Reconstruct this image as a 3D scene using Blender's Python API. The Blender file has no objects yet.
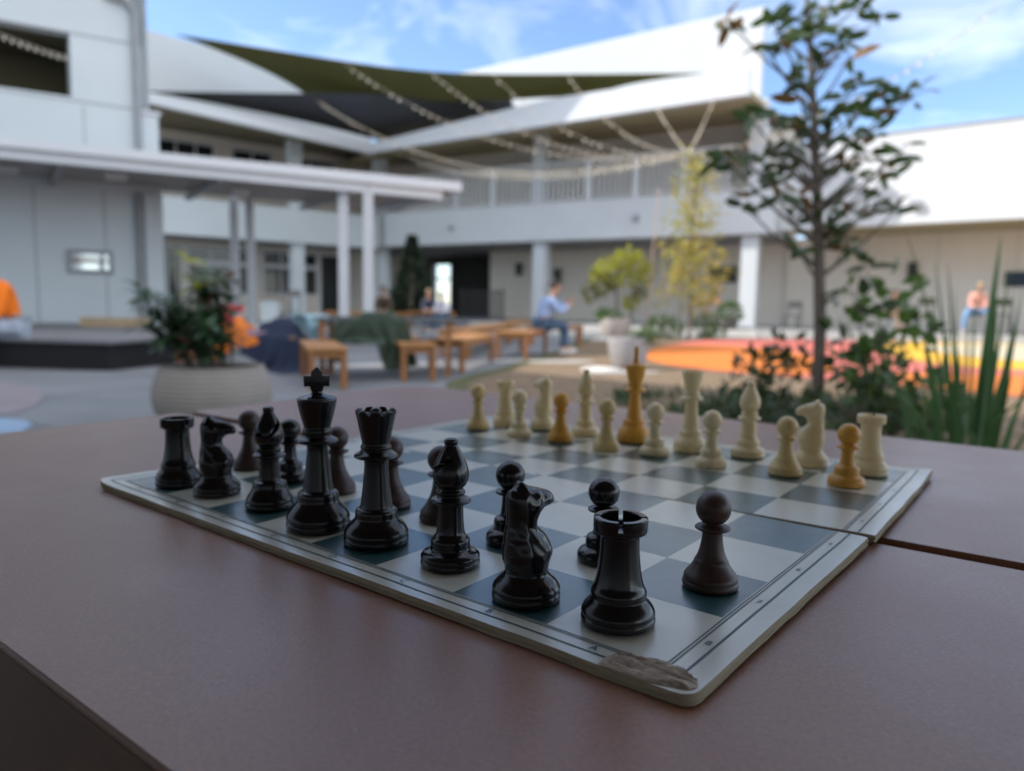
import bpy, bmesh, math, random
from mathutils import Vector, Matrix, Euler, noise, geometry
random.seed(7)
R = math.radians
sc = bpy.context.scene
COL = sc.collection

# ------------------------------------------------------------------ camera
H = 0.886                                   # eye height above the courtyard
PITCH, ROLL, FPX = 0.1074, 0.0163, 752.0
fw = Vector((0, math.cos(PITCH), -math.sin(PITCH)))
r0 = fw.cross(Vector((0, 0, 1))).normalized()
u0 = r0.cross(fw)
rt = r0 * math.cos(ROLL) + u0 * math.sin(ROLL)
up = -r0 * math.sin(ROLL) + u0 * math.cos(ROLL)
cam_d = bpy.data.cameras.new('camera')
cam = bpy.data.objects.new('camera', cam_d)
COL.objects.link(cam)
M = Matrix((rt, up, -fw)).transposed().to_4x4()
M.translation = Vector((0, 0, H))
cam.matrix_world = M
cam_d.sensor_width = 36
cam_d.lens = FPX / 1024 * 36
cam_d.clip_start = 0.02
cam_d.clip_end = 3000
cam_d.dof.use_dof = True
cam_d.dof.focus_distance = 0.36
cam_d.dof.aperture_fstop = 7.0
sc.camera = cam

# ------------------------------------------------------------------ light
SUN = Vector((-1.0, 0.05, 0)).normalized()
ELEV = R(38)
sundir = Vector((SUN.x * math.cos(ELEV), SUN.y * math.cos(ELEV), math.sin(ELEV)))
world = bpy.data.worlds.new('World')
sc.world = world
world.use_nodes = True
nt = world.node_tree
bg = nt.nodes['Background']
sky = nt.nodes.new('ShaderNodeTexSky')
sky.sky_type = 'NISHITA'
sky.sun_disc = False
sky.sun_elevation = ELEV
sky.sun_rotation = R(273)
sky.air_density = 0.8
sky.dust_density = 0.3
sky.ozone_density = 3.0
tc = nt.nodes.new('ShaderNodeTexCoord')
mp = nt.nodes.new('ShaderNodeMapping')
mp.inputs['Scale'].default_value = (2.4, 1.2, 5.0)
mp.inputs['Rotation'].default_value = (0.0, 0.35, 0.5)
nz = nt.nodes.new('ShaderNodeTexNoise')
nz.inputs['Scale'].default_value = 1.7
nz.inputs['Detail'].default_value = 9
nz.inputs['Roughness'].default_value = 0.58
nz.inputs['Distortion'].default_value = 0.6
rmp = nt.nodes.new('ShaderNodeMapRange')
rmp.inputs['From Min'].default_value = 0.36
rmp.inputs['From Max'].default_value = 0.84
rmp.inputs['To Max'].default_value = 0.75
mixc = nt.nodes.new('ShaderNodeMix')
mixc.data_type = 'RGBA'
mixc.inputs[7].default_value = (8.8, 8.7, 8.5, 1)      # cloud radiance: thin wisps ahead and the added bank behind
L = nt.links.new
L(tc.outputs['Generated'], mp.inputs['Vector'])
L(mp.outputs['Vector'], nz.inputs['Vector'])
# unseen cloud bank added overhead and behind for white fill; sky ahead mostly clear
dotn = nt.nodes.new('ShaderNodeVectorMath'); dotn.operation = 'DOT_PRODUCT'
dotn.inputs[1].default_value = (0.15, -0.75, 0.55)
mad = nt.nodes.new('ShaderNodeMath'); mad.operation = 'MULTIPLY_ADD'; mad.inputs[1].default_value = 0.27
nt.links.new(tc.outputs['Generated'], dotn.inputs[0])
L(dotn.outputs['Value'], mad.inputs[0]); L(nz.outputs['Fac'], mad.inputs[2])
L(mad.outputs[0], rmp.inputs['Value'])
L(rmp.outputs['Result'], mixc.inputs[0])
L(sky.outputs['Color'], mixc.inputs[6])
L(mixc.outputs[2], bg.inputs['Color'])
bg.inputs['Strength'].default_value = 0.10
sun_d = bpy.data.lights.new('sun', 'SUN')
sun_d.energy = 2.0
sun_d.angle = R(0.5)
sun_d.color = (1.0, 0.93, 0.83)
sun = bpy.data.objects.new('sun', sun_d)
sun.rotation_euler = (-sundir).to_track_quat('-Z', 'Y').to_euler()
sun.location = (-20, -10, 20)
COL.objects.link(sun)
sc.view_settings.view_transform = 'Standard'
sc.view_settings.look = 'None'
sc.view_settings.exposure = 1.48
sc.view_settings.gamma = 1
sc.view_settings.use_curve_mapping = False
sc.render.engine = 'CYCLES'
sc.cycles.use_denoising = True
sc.cycles.max_bounces = 8
sc.cycles.diffuse_bounces = 4
sc.cycles.sample_clamp_indirect = 6

# ------------------------------------------------------------------ helpers
def at(px, py, Y):
    d = fw + rt * ((px - 512) / FPX) - up * ((py - 385.5) / FPX)
    return Vector((0, 0, H)) + d * (Y / d.y)

def gz(px, py, z=0.0):
    d = fw + rt * ((px - 512) / FPX) - up * ((py - 385.5) / FPX)
    return Vector((0, 0, H)) + d * ((z - H) / d.z)

def hit(px, py, o, d):
    """point where the sight line of an image pixel meets the upright plane through plan point o along plan direction d"""
    r = fw + rt * ((px - 512) / FPX) - up * ((py - 385.5) / FPX)
    det = -r.x * d[1] + d[0] * r.y
    t = (-o[0] * d[1] + d[0] * o[1]) / det
    return Vector((0, 0, H)) + r * t

def mat(name, col, rough=0.6, var=0.0, scale=8.0, bump=0.0, bscale=60.0, spec=0.5, metal=0.0, coat=0.0,
        trans=0.0, col2=None, stretch=None, emit=None, sss=0.0):
    m = bpy.data.materials.new(name)
    m.use_nodes = True
    t = m.node_tree
    b = t.nodes['Principled BSDF']
    b.inputs['Base Color'].default_value = (*col, 1)
    b.inputs['Roughness'].default_value = rough
    b.inputs['Specular IOR Level'].default_value = spec
    b.inputs['Metallic'].default_value = metal
    b.inputs['Coat Weight'].default_value = coat
    b.inputs['Coat Roughness'].default_value = 0.12
    if sss:
        b.inputs['Subsurface Weight'].default_value = sss
        b.inputs['Subsurface Radius'].default_value = (0.004, 0.003, 0.002)
        b.inputs['Subsurface Scale'].default_value = 1.0
    tcn = t.nodes.new('ShaderNodeTexCoord')
    vec = tcn.outputs['Object']
    if stretch:
        mpn = t.nodes.new('ShaderNodeMapping')
        mpn.inputs['Scale'].default_value = stretch
        t.links.new(vec, mpn.inputs['Vector'])
        vec = mpn.outputs['Vector']
    if var or col2:
        n = t.nodes.new('ShaderNodeTexNoise')
        n.inputs['Scale'].default_value = scale
        n.inputs['Detail'].default_value = 6
        n.inputs['Roughness'].default_value = 0.6
        t.links.new(vec, n.inputs['Vector'])
        mr = t.nodes.new('ShaderNodeMapRange')
        mr.inputs['From Min'].default_value = 0.3
        mr.inputs['From Max'].default_value = 0.7
        t.links.new(n.outputs['Fac'], mr.inputs['Value'])
        mx = t.nodes.new('ShaderNodeMix')
        mx.data_type = 'RGBA'
        c2 = col2 if col2 else tuple(min(1, c * (1 + var)) for c in col)
        c1 = col if col2 else tuple(c * (1 - var) for c in col)
        mx.inputs[6].default_value = (*c1, 1)
        mx.inputs[7].default_value = (*c2, 1)
        t.links.new(mr.outputs['Result'], mx.inputs[0])
        t.links.new(mx.outputs[2], b.inputs['Base Color'])
    if bump:
        n2 = t.nodes.new('ShaderNodeTexNoise')
        n2.inputs['Scale'].default_value = bscale
        n2.inputs['Detail'].default_value = 5
        t.links.new(vec, n2.inputs['Vector'])
        bp = t.nodes.new('ShaderNodeBump')
        bp.inputs['Strength'].default_value = bump
        bp.inputs['Distance'].default_value = 0.5 / bscale
        t.links.new(n2.outputs['Fac'], bp.inputs['Height'])
        t.links.new(bp.outputs['Normal'], b.inputs['Normal'])
    if trans:
        b.inputs['Transmission Weight'].default_value = 0
        tr = t.nodes.new('ShaderNodeBsdfTranslucent')
        tr.inputs['Color'].default_value = (min(1, col[0] * 2.2), min(1, col[1] * 2.2), col[2] * 1.2, 1)
        ms = t.nodes.new('ShaderNodeMixShader')
        ms.inputs[0].default_value = trans
        t.links.new(b.outputs[0], ms.inputs[1])
        t.links.new(tr.outputs[0], ms.inputs[2])
        t.links.new(ms.outputs[0], t.nodes['Material Output'].inputs['Surface'])
    if emit:
        b.inputs['Emission Color'].default_value = (*emit[:3], 1)
        b.inputs['Emission Strength'].default_value = emit[3]
    return m

def tag(o, label, cat, group=None, kind=None):
    if label: o['label'] = label
    if cat: o['category'] = cat
    if group: o['group'] = group
    if kind: o['kind'] = kind
    return o

def obj(name, bm, m, parent=None, smooth=None, loc=None):
    """link a bmesh as ONE mesh object; m = material or list of materials"""
    me = bpy.data.meshes.new(name)
    bmesh.ops.recalc_face_normals(bm, faces=bm.faces)
    bm.to_mesh(me)
    bm.free()
    for mm in (m if isinstance(m, (list, tuple)) else [m]):
        me.materials.append(mm)
    if smooth is not None:
        for p in me.polygons: p.use_smooth = True
        me.set_sharp_from_angle(angle=R(smooth))
    o = bpy.data.objects.new(name, me)
    COL.objects.link(o)
    if parent: o.parent = parent
    if loc is not None: o.location = loc
    return o

def thing(name, label, cat, loc=(0, 0, 0), rz=0, group=None):
    o = bpy.data.objects.new(name, None)
    o.empty_display_size = 0.1
    COL.objects.link(o)
    o.location = loc
    o.rotation_euler = (0, 0, rz)
    return tag(o, label, cat, group)

def struct(name, bm, m, smooth=None):
    o = obj(name, bm, m, None, smooth)
    o['kind'] = 'structure'
    return o

def dup(root, loc, rz, label, scale=None):
    r = root.copy(); COL.objects.link(r)
    r.location = loc; r.rotation_euler = (0, 0, rz)
    r['label'] = label
    if scale: r.scale = scale
    for ch in root.children:
        c = ch.copy(); COL.objects.link(c); c.parent = r
        for g in ch.children:
            d = g.copy(); COL.objects.link(d); d.parent = c
    return r

def box(bm, x0, x1, y0, y1, z0, z1, mi=0):
    v = [bm.verts.new(p) for p in ((x0, y0, z0), (x1, y0, z0), (x1, y1, z0), (x0, y1, z0), (x0, y0, z1), (x1, y0, z1), (x1, y1, z1), (x0, y1, z1))]
    for f in ((0, 3, 2, 1), (4, 5, 6, 7), (0, 1, 5, 4), (1, 2, 6, 5), (2, 3, 7, 6), (3, 0, 4, 7)):
        fc = bm.faces.new([v[i] for i in f]); fc.material_index = mi
    return v

def prism(bm, pts, z0, z1, mi=0):
    """vertical prism over a plan polygon; z0/z1 numbers or one value per point"""
    n = len(pts)
    za = z0 if isinstance(z0, (list, tuple)) else [z0] * n
    zb = z1 if isinstance(z1, (list, tuple)) else [z1] * n
    lo = [bm.verts.new((p[0], p[1], z)) for p, z in zip(pts, za)]
    hi = [bm.verts.new((p[0], p[1], z)) for p, z in zip(pts, zb)]
    fs = [bm.faces.new(lo[::-1]), bm.faces.new(hi)]
    for i in range(n):
        fs.append(bm.faces.new((lo[i], lo[(i + 1) % n], hi[(i + 1) % n], hi[i])))
    for f in fs: f.material_index = mi

def bevel(bm, w, seg=2):
    bmesh.ops.bevel(bm, geom=list(bm.edges), offset=w, segments=seg, affect='EDGES', profile=0.6)

def tube(bm, pts, rad, seg=8, caps=True):
    """tapered tube along pts; rad number or list"""
    pts = [Vector(p) for p in pts]
    n = len(pts)
    rs = rad if isinstance(rad, (list, tuple)) else [rad] * n
    rings = []
    ref = None
    for i, p in enumerate(pts):
        t = (pts[min(i + 1, n - 1)] - pts[max(i - 1, 0)])
        if t.length < 1e-9: t = Vector((0, 0, 1))
        t.normalize()
        if ref is None or abs(ref.dot(t)) > 0.98:
            ref = Vector((1, 0, 0)) if abs(t.x) < 0.8 else Vector((0, 1, 0))
        a = (ref - t * ref.dot(t)).normalized(); b = t.cross(a); ref = a
        rings.append([bm.verts.new(p + (a * math.cos(2 * math.pi * k / seg) + b * math.sin(2 * math.pi * k / seg)) * rs[i]) for k in range(seg)])
    for i in range(n - 1):
        for k in range(seg):
            bm.faces.new((rings[i][k], rings[i][(k + 1) % seg], rings[i + 1][(k + 1) % seg], rings[i + 1][k]))
    if caps:
        bm.faces.new(rings[0][::-1]); bm.faces.new(rings[-1])

def chaikin(pts, it=2):
    for _ in range(it):
        q = [pts[0]]
        for a, b in zip(pts, pts[1:]):
            q.append((a[0] * .75 + b[0] * .25, a[1] * .75 + b[1] * .25))
            q.append((a[0] * .25 + b[0] * .75, a[1] * .25 + b[1] * .75))
        q.append(pts[-1]); pts = q
    return pts

def lathe(bm, prof, seg=56, it=2, c=(0, 0), scale=1.0):
    pts = chaikin(prof, it) if it else prof
    rings = []
    for r, z in pts:
        r *= scale; z *= scale
        if r < 1e-6:
            rings.append([bm.verts.new((c[0], c[1], z))])
        else:
            rings.append([bm.verts.new((c[0] + r * math.cos(2 * math.pi * k / seg), c[1] + r * math.sin(2 * math.pi * k / seg), z)) for k in range(seg)])
    for a, b in zip(rings, rings[1:]):
        if len(a) == 1 and len(b) == 1: continue
        for k in range(seg):
            k2 = (k + 1) % seg
            if len(a) == 1: bm.faces.new((a[0], b[k2], b[k]))
            elif len(b) == 1: bm.faces.new((a[k], a[k2], b[0]))
            else: bm.faces.new((a[k], a[k2], b[k2], b[k]))
    return rings

def sphere(bm, c, r, sx=1, sy=1, sz=1, u=20, v=14):
    res = bmesh.ops.create_uvsphere(bm, u_segments=u, v_segments=v, radius=r)
    for w in res['verts']:
        w.co = Vector((w.co.x * sx, w.co.y * sy, w.co.z * sz)) + Vector(c)
    return res['verts']

# ------------------------------------------------------------------ materials of the setting
WHITE = mat('white_wall_paint', (0.57, 0.61, 0.64), 0.65, var=0.04, scale=0.6, bump=0.05, bscale=30)
WHITE2 = mat('cream_wall_paint', (0.70, 0.655, 0.58), 0.75, var=0.05, scale=0.5)
PALE = mat('pale_grey_panel', (0.61, 0.675, 0.705), 0.6, var=0.05, scale=0.4, bump=0.04, bscale=12)
SEAM = mat('panel_seam', (0.36, 0.38, 0.39), 0.8)
METALW = mat('white_powder_coat', (0.64, 0.67, 0.70), 0.35, var=0.03, scale=3)
SOFFIT = mat('tan_soffit_boards', (0.40, 0.34, 0.20), 0.7, var=0.12, scale=1.5, stretch=(1, 8, 1))
SOFFITG = mat('grey_soffit', (0.30, 0.29, 0.28), 0.7, var=0.1, scale=1.0)
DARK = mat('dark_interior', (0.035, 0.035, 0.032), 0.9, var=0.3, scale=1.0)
GLASS = mat('dark_window_glass', (0.015, 0.019, 0.022), 0.06, spec=0.6)
GREYM = mat('grey_metal', (0.30, 0.32, 0.34), 0.45, var=0.1, scale=4)
BLACKM = mat('black_metal', (0.02, 0.02, 0.022), 0.45)
CONC = mat('plaza_concrete', (0.17, 0.185, 0.20), 0.75, col2=(0.25, 0.26, 0.27), scale=0.9, bump=0.15, bscale=40)
def joints(m, size):
    t = m.node_tree; b = t.nodes['Principled BSDF']; src = b.inputs['Base Color'].links[0].from_socket
    br = t.nodes.new('ShaderNodeTexBrick'); br.inputs['Scale'].default_value = 1.0; br.offset = 0
    br.inputs['Brick Width'].default_value = size; br.inputs['Row Height'].default_value = size; br.inputs['Mortar Size'].default_value = .018
    br.inputs['Mortar'].default_value = (0.35, 0.35, 0.35, 1); br.inputs['Color1'].default_value = (1, 1, 1, 1); br.inputs['Color2'].default_value = (.9, .9, .92, 1)
    tcn = t.nodes.new('ShaderNodeTexCoord'); mp_ = t.nodes.new('ShaderNodeMapping'); mp_.inputs['Rotation'].default_value = (0, 0, .6)
    t.links.new(tcn.outputs['Object'], mp_.inputs['Vector']); t.links.new(mp_.outputs['Vector'], br.inputs['Vector'])
    mx = t.nodes.new('ShaderNodeMix'); mx.data_type = 'RGBA'; mx.blend_type = 'MULTIPLY'; mx.inputs[0].default_value = 1
    t.links.new(src, mx.inputs[6]); t.links.new(br.outputs['Color'], mx.inputs[7]); t.links.new(mx.outputs[2], b.inputs['Base Color'])
joints(CONC, 2.4)
PATHM = mat('worn_path_concrete', (0.42, 0.40, 0.37), 0.85, var=0.1, scale=2)
KERBM = mat('pale_kerb_concrete', (0.58, 0.57, 0.54), 0.8, var=0.08, scale=2)
MULCH = mat('brown_mulch', (0.13, 0.085, 0.050), 0.95, col2=(0.25, 0.18, 0.11), scale=5, bump=0.6, bscale=18)
GRASSM = mat('dry_grass_edge', (0.055, 0.075, 0.02), 0.9, col2=(0.13, 0.12, 0.05), scale=9, bump=0.5, bscale=50)
CORAL = mat('coral_rubber', (0.56, 0.145, 0.115), 0.85, var=0.08, scale=2, bump=0.2, bscale=80)
ORANGE = mat('orange_rubber', (0.66, 0.185, 0.022), 0.85, var=0.08, scale=2, bump=0.2, bscale=80)
YELLOW = mat('yellow_rubber', (0.72, 0.41, 0.03), 0.85, var=0.08, scale=2, bump=0.2, bscale=80)
BEIGE = mat('beige_rubber', (0.50, 0.45, 0.32), 0.85, var=0.08, scale=2, bump=0.2, bscale=80)
GRASSG = mat('green_sail_cloth', (0.115, 0.118, 0.055), 0.85, var=0.08, scale=0.6, trans=0.32)
SAILG = mat('charcoal_sail_cloth', (0.07, 0.078, 0.095), 0.85, var=0.08, scale=0.6)

# ------------------------------------------------------------------ the ground
def sheet(name, pts, z, m, smooth_it=0):
    p = [(a[0], a[1]) for a in pts]
    for _ in range(smooth_it):
        q = []
        for i in range(len(p)):
            a, b = p[i], p[(i + 1) % len(p)]
            q.append((a[0] * .75 + b[0] * .25, a[1] * .75 + b[1] * .25))
            q.append((a[0] * .25 + b[0] * .75, a[1] * .25 + b[1] * .75))
        p = q
    bm = bmesh.new()
    f = bm.faces.new([bm.verts.new((a[0], a[1], z)) for a in p])
    f.normal_update()
    if f.normal.z < 0: f.normal_flip()
    bmesh.ops.triangulate(bm, faces=[f])
    return struct(name, bm, m)

bm = bmesh.new()
bmesh.ops.create_grid(bm, x_segments=8, y_segments=8, size=600)
struct('ground', bm, CONC)
sheet('planting_bed', [(-.70, 7.7), (-.72, 8.4), (-.55, 9.2), (-.22, 10.3), (.4, 12.6), (.95, 15), (1.5, 18), (2.3, 21.2), (7.5, 22.6), (12, 22), (19, 20), (19, 3), (9, 2.5), (4, 2.6), (2.2, 3.4), (.6, 4.8)], 0.004, MULCH, 2)
sheet('grass_edge', [(-.70, 7.7), (-.72, 8.4), (-.55, 9.2), (-.22, 10.3), (.4, 12.6), (.95, 15), (1.5, 18), (2.3, 21.2), (2.55, 20.9), (1.75, 18), (1.2, 15), (.62, 12.5), (-.02, 10.2), (-.36, 9.0), (-.48, 8.3), (-.45, 7.7)], 0.008, GRASSM)
sheet('stepping_path', [(0.2, 11.4), (1.25, 11.55), (1.32, 12.1), (0.3, 12.0)], 0.010, PATHM, 1)
sheet('stepping_path', [(1.0, 9.75), (1.95, 9.9), (2.0, 10.3), (1.05, 10.2)], 0.010, PATHM, 1)
sheet('play_surface', [(2.2, 12.2), (2.6, 14.5), (3.6, 17.6), (5.4, 20.8), (7.6, 22.2), (12, 21.5), (17.5, 19.5), (16, 9), (9, 7), (6.4, 6.6), (5.2, 7.9), (4.4, 9.2), (3.4, 9.9), (2.5, 10.7)], 0.012, CORAL, 2)
sheet('play_surface', [(2.15, 12.0), (2.5, 14.4), (3.4, 16.9), (4.7, 17.9), (5.6, 16.6), (5.7, 14.4), (5.0, 12.3), (4.6, 10.4), (3.6, 9.9), (2.7, 10.6)], 0.016, ORANGE, 2)
sheet('play_surface', [(4.5, 9.6), (5.3, 10.7), (6.8, 10.5), (9, 10.6), (9, 7.2), (6.4, 6.7), (5.2, 8.0)], 0.016, ORANGE, 2)
sheet('play_surface', [(8.4, 17.6), (9.6, 20.6), (11.6, 21.6), (15, 21), (17, 19), (16.5, 11), (11, 10.7), (8.2, 11.2), (7.0, 12.2), (7.3, 14.6)], 0.016, YELLOW, 2)
sheet('play_surface', [(9.5, 17.6), (11.2, 20.2), (14.6, 20.6), (16.4, 18.5), (15, 13.2), (11, 12.6), (9.0, 13.4), (8.9, 15.5)], 0.020, BEIGE, 2)
sheet('play_surface', [(-5.6, 7.9), (-4.6, 7.3), (-3.85, 6.1), (-3.75, 5.4), (-6, 5)], 0.006, mat('faded_pink_paint', (0.255, 0.225, 0.245), 0.8, var=0.1, scale=2), 1)
sheet('play_surface', [(-3.9, 5.5), (-3.3, 5.2), (-3.15, 4.7), (-4.2, 4.4)], 0.010, mat('faded_blue_paint', (0.25, 0.36, 0.50), 0.8, var=0.1, scale=2), 1)

def v2(p): return Vector((p[0], p[1], 0))
def lerp(a, b, t): return v2(a) * (1 - t) + v2(b) * t
def seg(bm, p0, p1, n, o0, o1, z0, z1, mi=0):
    """box along the plan line p0-p1 between the offsets o0 and o1 along n; z0,z1 numbers or (left, right)"""
    p0, p1, n = v2(p0), v2(p1), v2(n)
    za = z0 if isinstance(z0, tuple) else (z0, z0)
    zb = z1 if isinstance(z1, tuple) else (z1, z1)
    prism(bm, [p0 + n * o0, p1 + n * o0, p1 + n * o1, p0 + n * o1], [za[0], za[1], za[1], za[0]], [zb[0], zb[1], zb[1], zb[0]], mi)
def part(name, m, parent, *segs, smooth=None):
    bm = bmesh.new()
    for s in segs: seg(bm, *s)
    return obj(name, bm, m, parent, smooth)

Wl, Wr = (-6.74, 37.5), (9.34, 27.5)
nb = (-.528, -.849)
bd = Vector((.849, -.528, 0))
nr = (-.633, -.775)
rd = Vector((.775, -.633, 0))
Rr = v2(Wr) + rd * 14
nl = (.656, -.755)
ld = Vector((-.755, -.656, 0))
Wq = v2(Wl) + ld * 15
def bpx(px):                    # plan point of the back wing's column line for an image column
    Y = 1 / (1 / 28 + (px - 740) * 2.497e-5)
    return Vector(((px - 512) / FPX * Y, Y, 0))

# walkway with its kerb in front of the far wings
bm = bmesh.new()
k0, k1, k2 = (1.2, 26.4), (7.6, 23.3), (16.5, 21.2)
prism(bm, [k0, k1, k2, v2(Rr) + v2(nr) * -6, v2(Wr) + v2(nb) * -8, v2(Wl) + v2(nb) * -13, v2(Wl) + v2(nb) * 4], -0.1, 0.2)
struct('walkway', bm, CONC)
bm = bmesh.new()
for a, b in ((k0, k1), (k1, k2)):
    d = (v2(b) - v2(a)).normalized(); n = (d.y, -d.x)
    seg(bm, a, b, n, 0.0, 0.22, 0.0, 0.215)
struct('kerb', bm, KERBM)

# ------------------------------------------------------------------ back wing (two storeys, balcony)
B = thing('balcony_building', 'white two storey wing with railed balcony and rising roof across the courtyard', 'building')
WlB = v2(Wl) - bd * 7          # the lines run on behind the inner corner
WlL = v2(Wl) - ld * 7
OV = 3.0                       # roof overhang
nbv, nlv = v2(nb), v2(nl)
WrP = v2(Wl) + bd * 18.2
part('parapet_wall', WHITE, B, (Wl, WrP, nb, 0.0, -0.3, 8.2, (11.0, 11.53)), (WrP + nbv * -0.3, WrP + nbv * -0.3 + Vector((.3, .95, 0)) * 7, (.95, -.3), 0.0, -0.3, 6.5, 11.53))
part('wall', WHITE2, B, (WlB, Wr, nb, -3.6, -3.9, 3.75, 8.5), (hit(490, 270, v2(Wl) - nbv * 3.5, bd), v2(Wr) - nbv * 3.5, nb, 0, -0.3, 0.2, 3.5))
cor = Vector((-6.44, 33.78, 0))                # where the two overhanging fascias meet
oB = v2(Wl) + nbv * OV; oL = v2(Wl) + nlv * OV
f1b, f1t = hit(540, 126, oB, bd), hit(540, 101, oB, bd)
f2b, f2t = hit(748, 94.5, oB, bd), hit(748, 68, oB, bd)
f0b, f0t = hit(388, 150, oB, bd).z, hit(388, 141, oB, bd).z
def bar(name, m, parent, a, b, n, th, za, zb):
    bm = bmesh.new(); prism(bm, [v2(a), v2(b), v2(b) - v2(n) * th, v2(a) - v2(n) * th], [za[0], zb[0], zb[0], za[0]], [za[1], zb[1], zb[1], za[1]])
    return obj(name, bm, m, parent)
bar('roof_fascia', METALW, B, cor, f1b, nb, .3, (f0b, f0t), (f1b.z, f1t.z))
bar('roof_fascia', METALW, B, f1b, f2b, nb, .3, (f1b.z, f1t.z + .02), (f2b.z, f2t.z))
bm = bmesh.new(); prism(bm, [cor - (nbv + nlv) * .02, cor - nlv * .45, cor - (nlv + nbv) * .5, cor - nbv * .45], f0b + .004, f0t - .004); obj('fascia_corner', bm, METALW, B)
bm = bmesh.new()
prism(bm, [cor - nbv * .31, v2(f2b) - nbv * .31, WrP - nbv * 3.55, WlB - nbv * 3.55], [f0b + .05, f2b.z + .06, 8.35, 8.2], [f0b + .2, f2b.z + .22, 8.5, 8.35])
obj('soffit', bm, SOFFIT, B)
part('floor_slab', SOFFITG, B, (WlB, Wr, nb, 0.18, -9.0, 3.52, 3.72))
part('balcony_parapet', WHITE, B, (hit(385, 240, v2(Wl) + nbv * .45, bd) - nbv * .45, v2(Wr) + bd * .1, nb, 0.45, 0.2, 3.56, 5.12))
for px in (540, 757):
    p = hit(px, 180, Wl, bd)
    part('column', WHITE, B, (v2(p) - bd * .27, v2(p) + bd * .27, nb, 0.18, -0.3, 3.72, 8.3))
for px in (540, 748.5):
    p = hit(px, 290, Wl, bd)
    part('column', WHITE, B, (v2(p) - bd * .29, v2(p) + bd * .29, nb, 0.15, -0.35, 0.2, 3.52))
bm = bmesh.new()
oR = v2(Wl) + nbv * .33
ra, rb = v2(hit(405, 180, oR, bd)), v2(hit(735, 170, oR, bd))
seg(bm, ra, rb, nb, 0.03, -0.03, 6.68, 6.75); seg(bm, ra, rb, nb, 0.02, -.02, 5.2, 5.25)
for k in range(int((rb - ra).length / .23)):
    p = ra + bd * (k * .23)
    seg(bm, p, p + bd * .07, nb, 0.015, -0.015, 5.251, 6.679)
obj('railing', bm, METALW, B)
for px in (457, 493, 589, 636, 684):
    p = v2(hit(px, 175, oR, bd))
    part('railing_post', METALW, B, (p - bd * .06, p + bd * .06, nb, 0.06, -.06, 5.12, 6.72))
# dark passage with a far doorway
oP = v2(Wl) - nbv * 6
kA, kB, kC, kD = (v2(hit(x, 275, oP, bd)) for x in (330, 433.5, 452, 500))
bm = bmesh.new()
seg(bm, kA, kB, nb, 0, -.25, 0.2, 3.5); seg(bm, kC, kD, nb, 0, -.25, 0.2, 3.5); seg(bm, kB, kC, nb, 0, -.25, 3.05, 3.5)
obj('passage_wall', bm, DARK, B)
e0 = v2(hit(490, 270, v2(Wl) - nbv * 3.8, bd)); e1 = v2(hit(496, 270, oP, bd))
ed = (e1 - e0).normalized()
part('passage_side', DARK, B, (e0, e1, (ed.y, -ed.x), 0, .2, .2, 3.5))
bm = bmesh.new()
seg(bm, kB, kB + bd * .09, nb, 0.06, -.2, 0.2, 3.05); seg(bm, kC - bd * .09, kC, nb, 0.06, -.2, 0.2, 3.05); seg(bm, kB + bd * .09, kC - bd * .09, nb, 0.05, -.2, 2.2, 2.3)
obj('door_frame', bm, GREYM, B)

# ------------------------------------------------------------------ right wing (single storey, sunlit)
RW = thing('long_building', 'long low white building with covered walk in full sun on the right', 'building')
part('parapet_wall', WHITE, RW, (v2(Wr) + rd * .02, Rr, nr, 0.0, -0.3, 3.68, 6.6))
part('soffit', SOFFIT, RW, (v2(Wr) + rd * .3, Rr, nr, -0.32, -3.2, 3.64, 3.85))
part('wall', WHITE2, RW, (v2(Wr) + rd * -.6, Rr, nr, -3.2, -3.5, 0.2, 3.64))
part('coping', GREYM, RW, (v2(Wr) + rd * .02, Rr, nr, 0.04, -0.36, 6.6, 6.65))
for k in range(1, 6):
    p = v2(Wr) + rd * (k * 2.35)
    part('panel_seam', SEAM, RW, (p, p + rd * .02, nr, -3.19, -3.22, 0.2, 3.62))

# ------------------------------------------------------------------ left wing (two storeys, in shade)
LW = thing('shaded_building', 'pale two storey wing in shade behind the white canopy posts', 'building')
part('parapet_wall', WHITE, LW, (v2(Wl) + Vector((0.02, -.02, 0)), Wq, nl, -0.5, -0.8, 8.2, (11.0, 11.75)))
l1b, l1t = hit(60, 97.5, oL, ld), hit(60, 72, oL, ld)
lmb, lmt = hit(150, 103, oL, ld), hit(150, 93, oL, ld)
sl = ((v2(l1b) - cor).length / (v2(lmb) - cor).length)
bar('roof_fascia', METALW, LW, cor - ld * .0, v2(l1b), nl, .3, (f0b, f0t), (f0b + (lmb.z - f0b) * sl, f0t + (lmt.z - f0t) * sl))
zS = f0b + (lmb.z - f0b) * sl
bm = bmesh.new()
prism(bm, [cor - nlv * .31, v2(l1b) - nlv * .31, Wq - nlv * 3.99, WlL - nlv * 3.99], [f0b + .05, zS + .05, 8.5, 8.45], [f0b + .2, zS + .2, 8.66, 8.6])
obj('soffit', bm, mat('olive_soffit', (0.17, 0.15, 0.09), 0.8, var=0.1), LW)
part('wall', WHITE2, LW, (WlL, Wq, nl, -4.0, -4.3, 3.75, 8.62), (v2(Wl) - ld * 4.2, Wq, nl, -3.06, -3.2, 0.0, 3.52), (v2(Wl) - ld * .0, v2(Wl) - ld * .3, nl, -.5, -3.05, 0.0, 3.5))
part('floor_slab', SOFFITG, LW, (v2(Wl) + ld * .1, Wq, nl, -0.05, -4.6, 3.54, 3.74))
part('balcony_parapet', PALE, LW, (v2(Wl) - ld * .45, Wq, nl, 0.25, 0.0, 3.5, 5.0))
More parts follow.
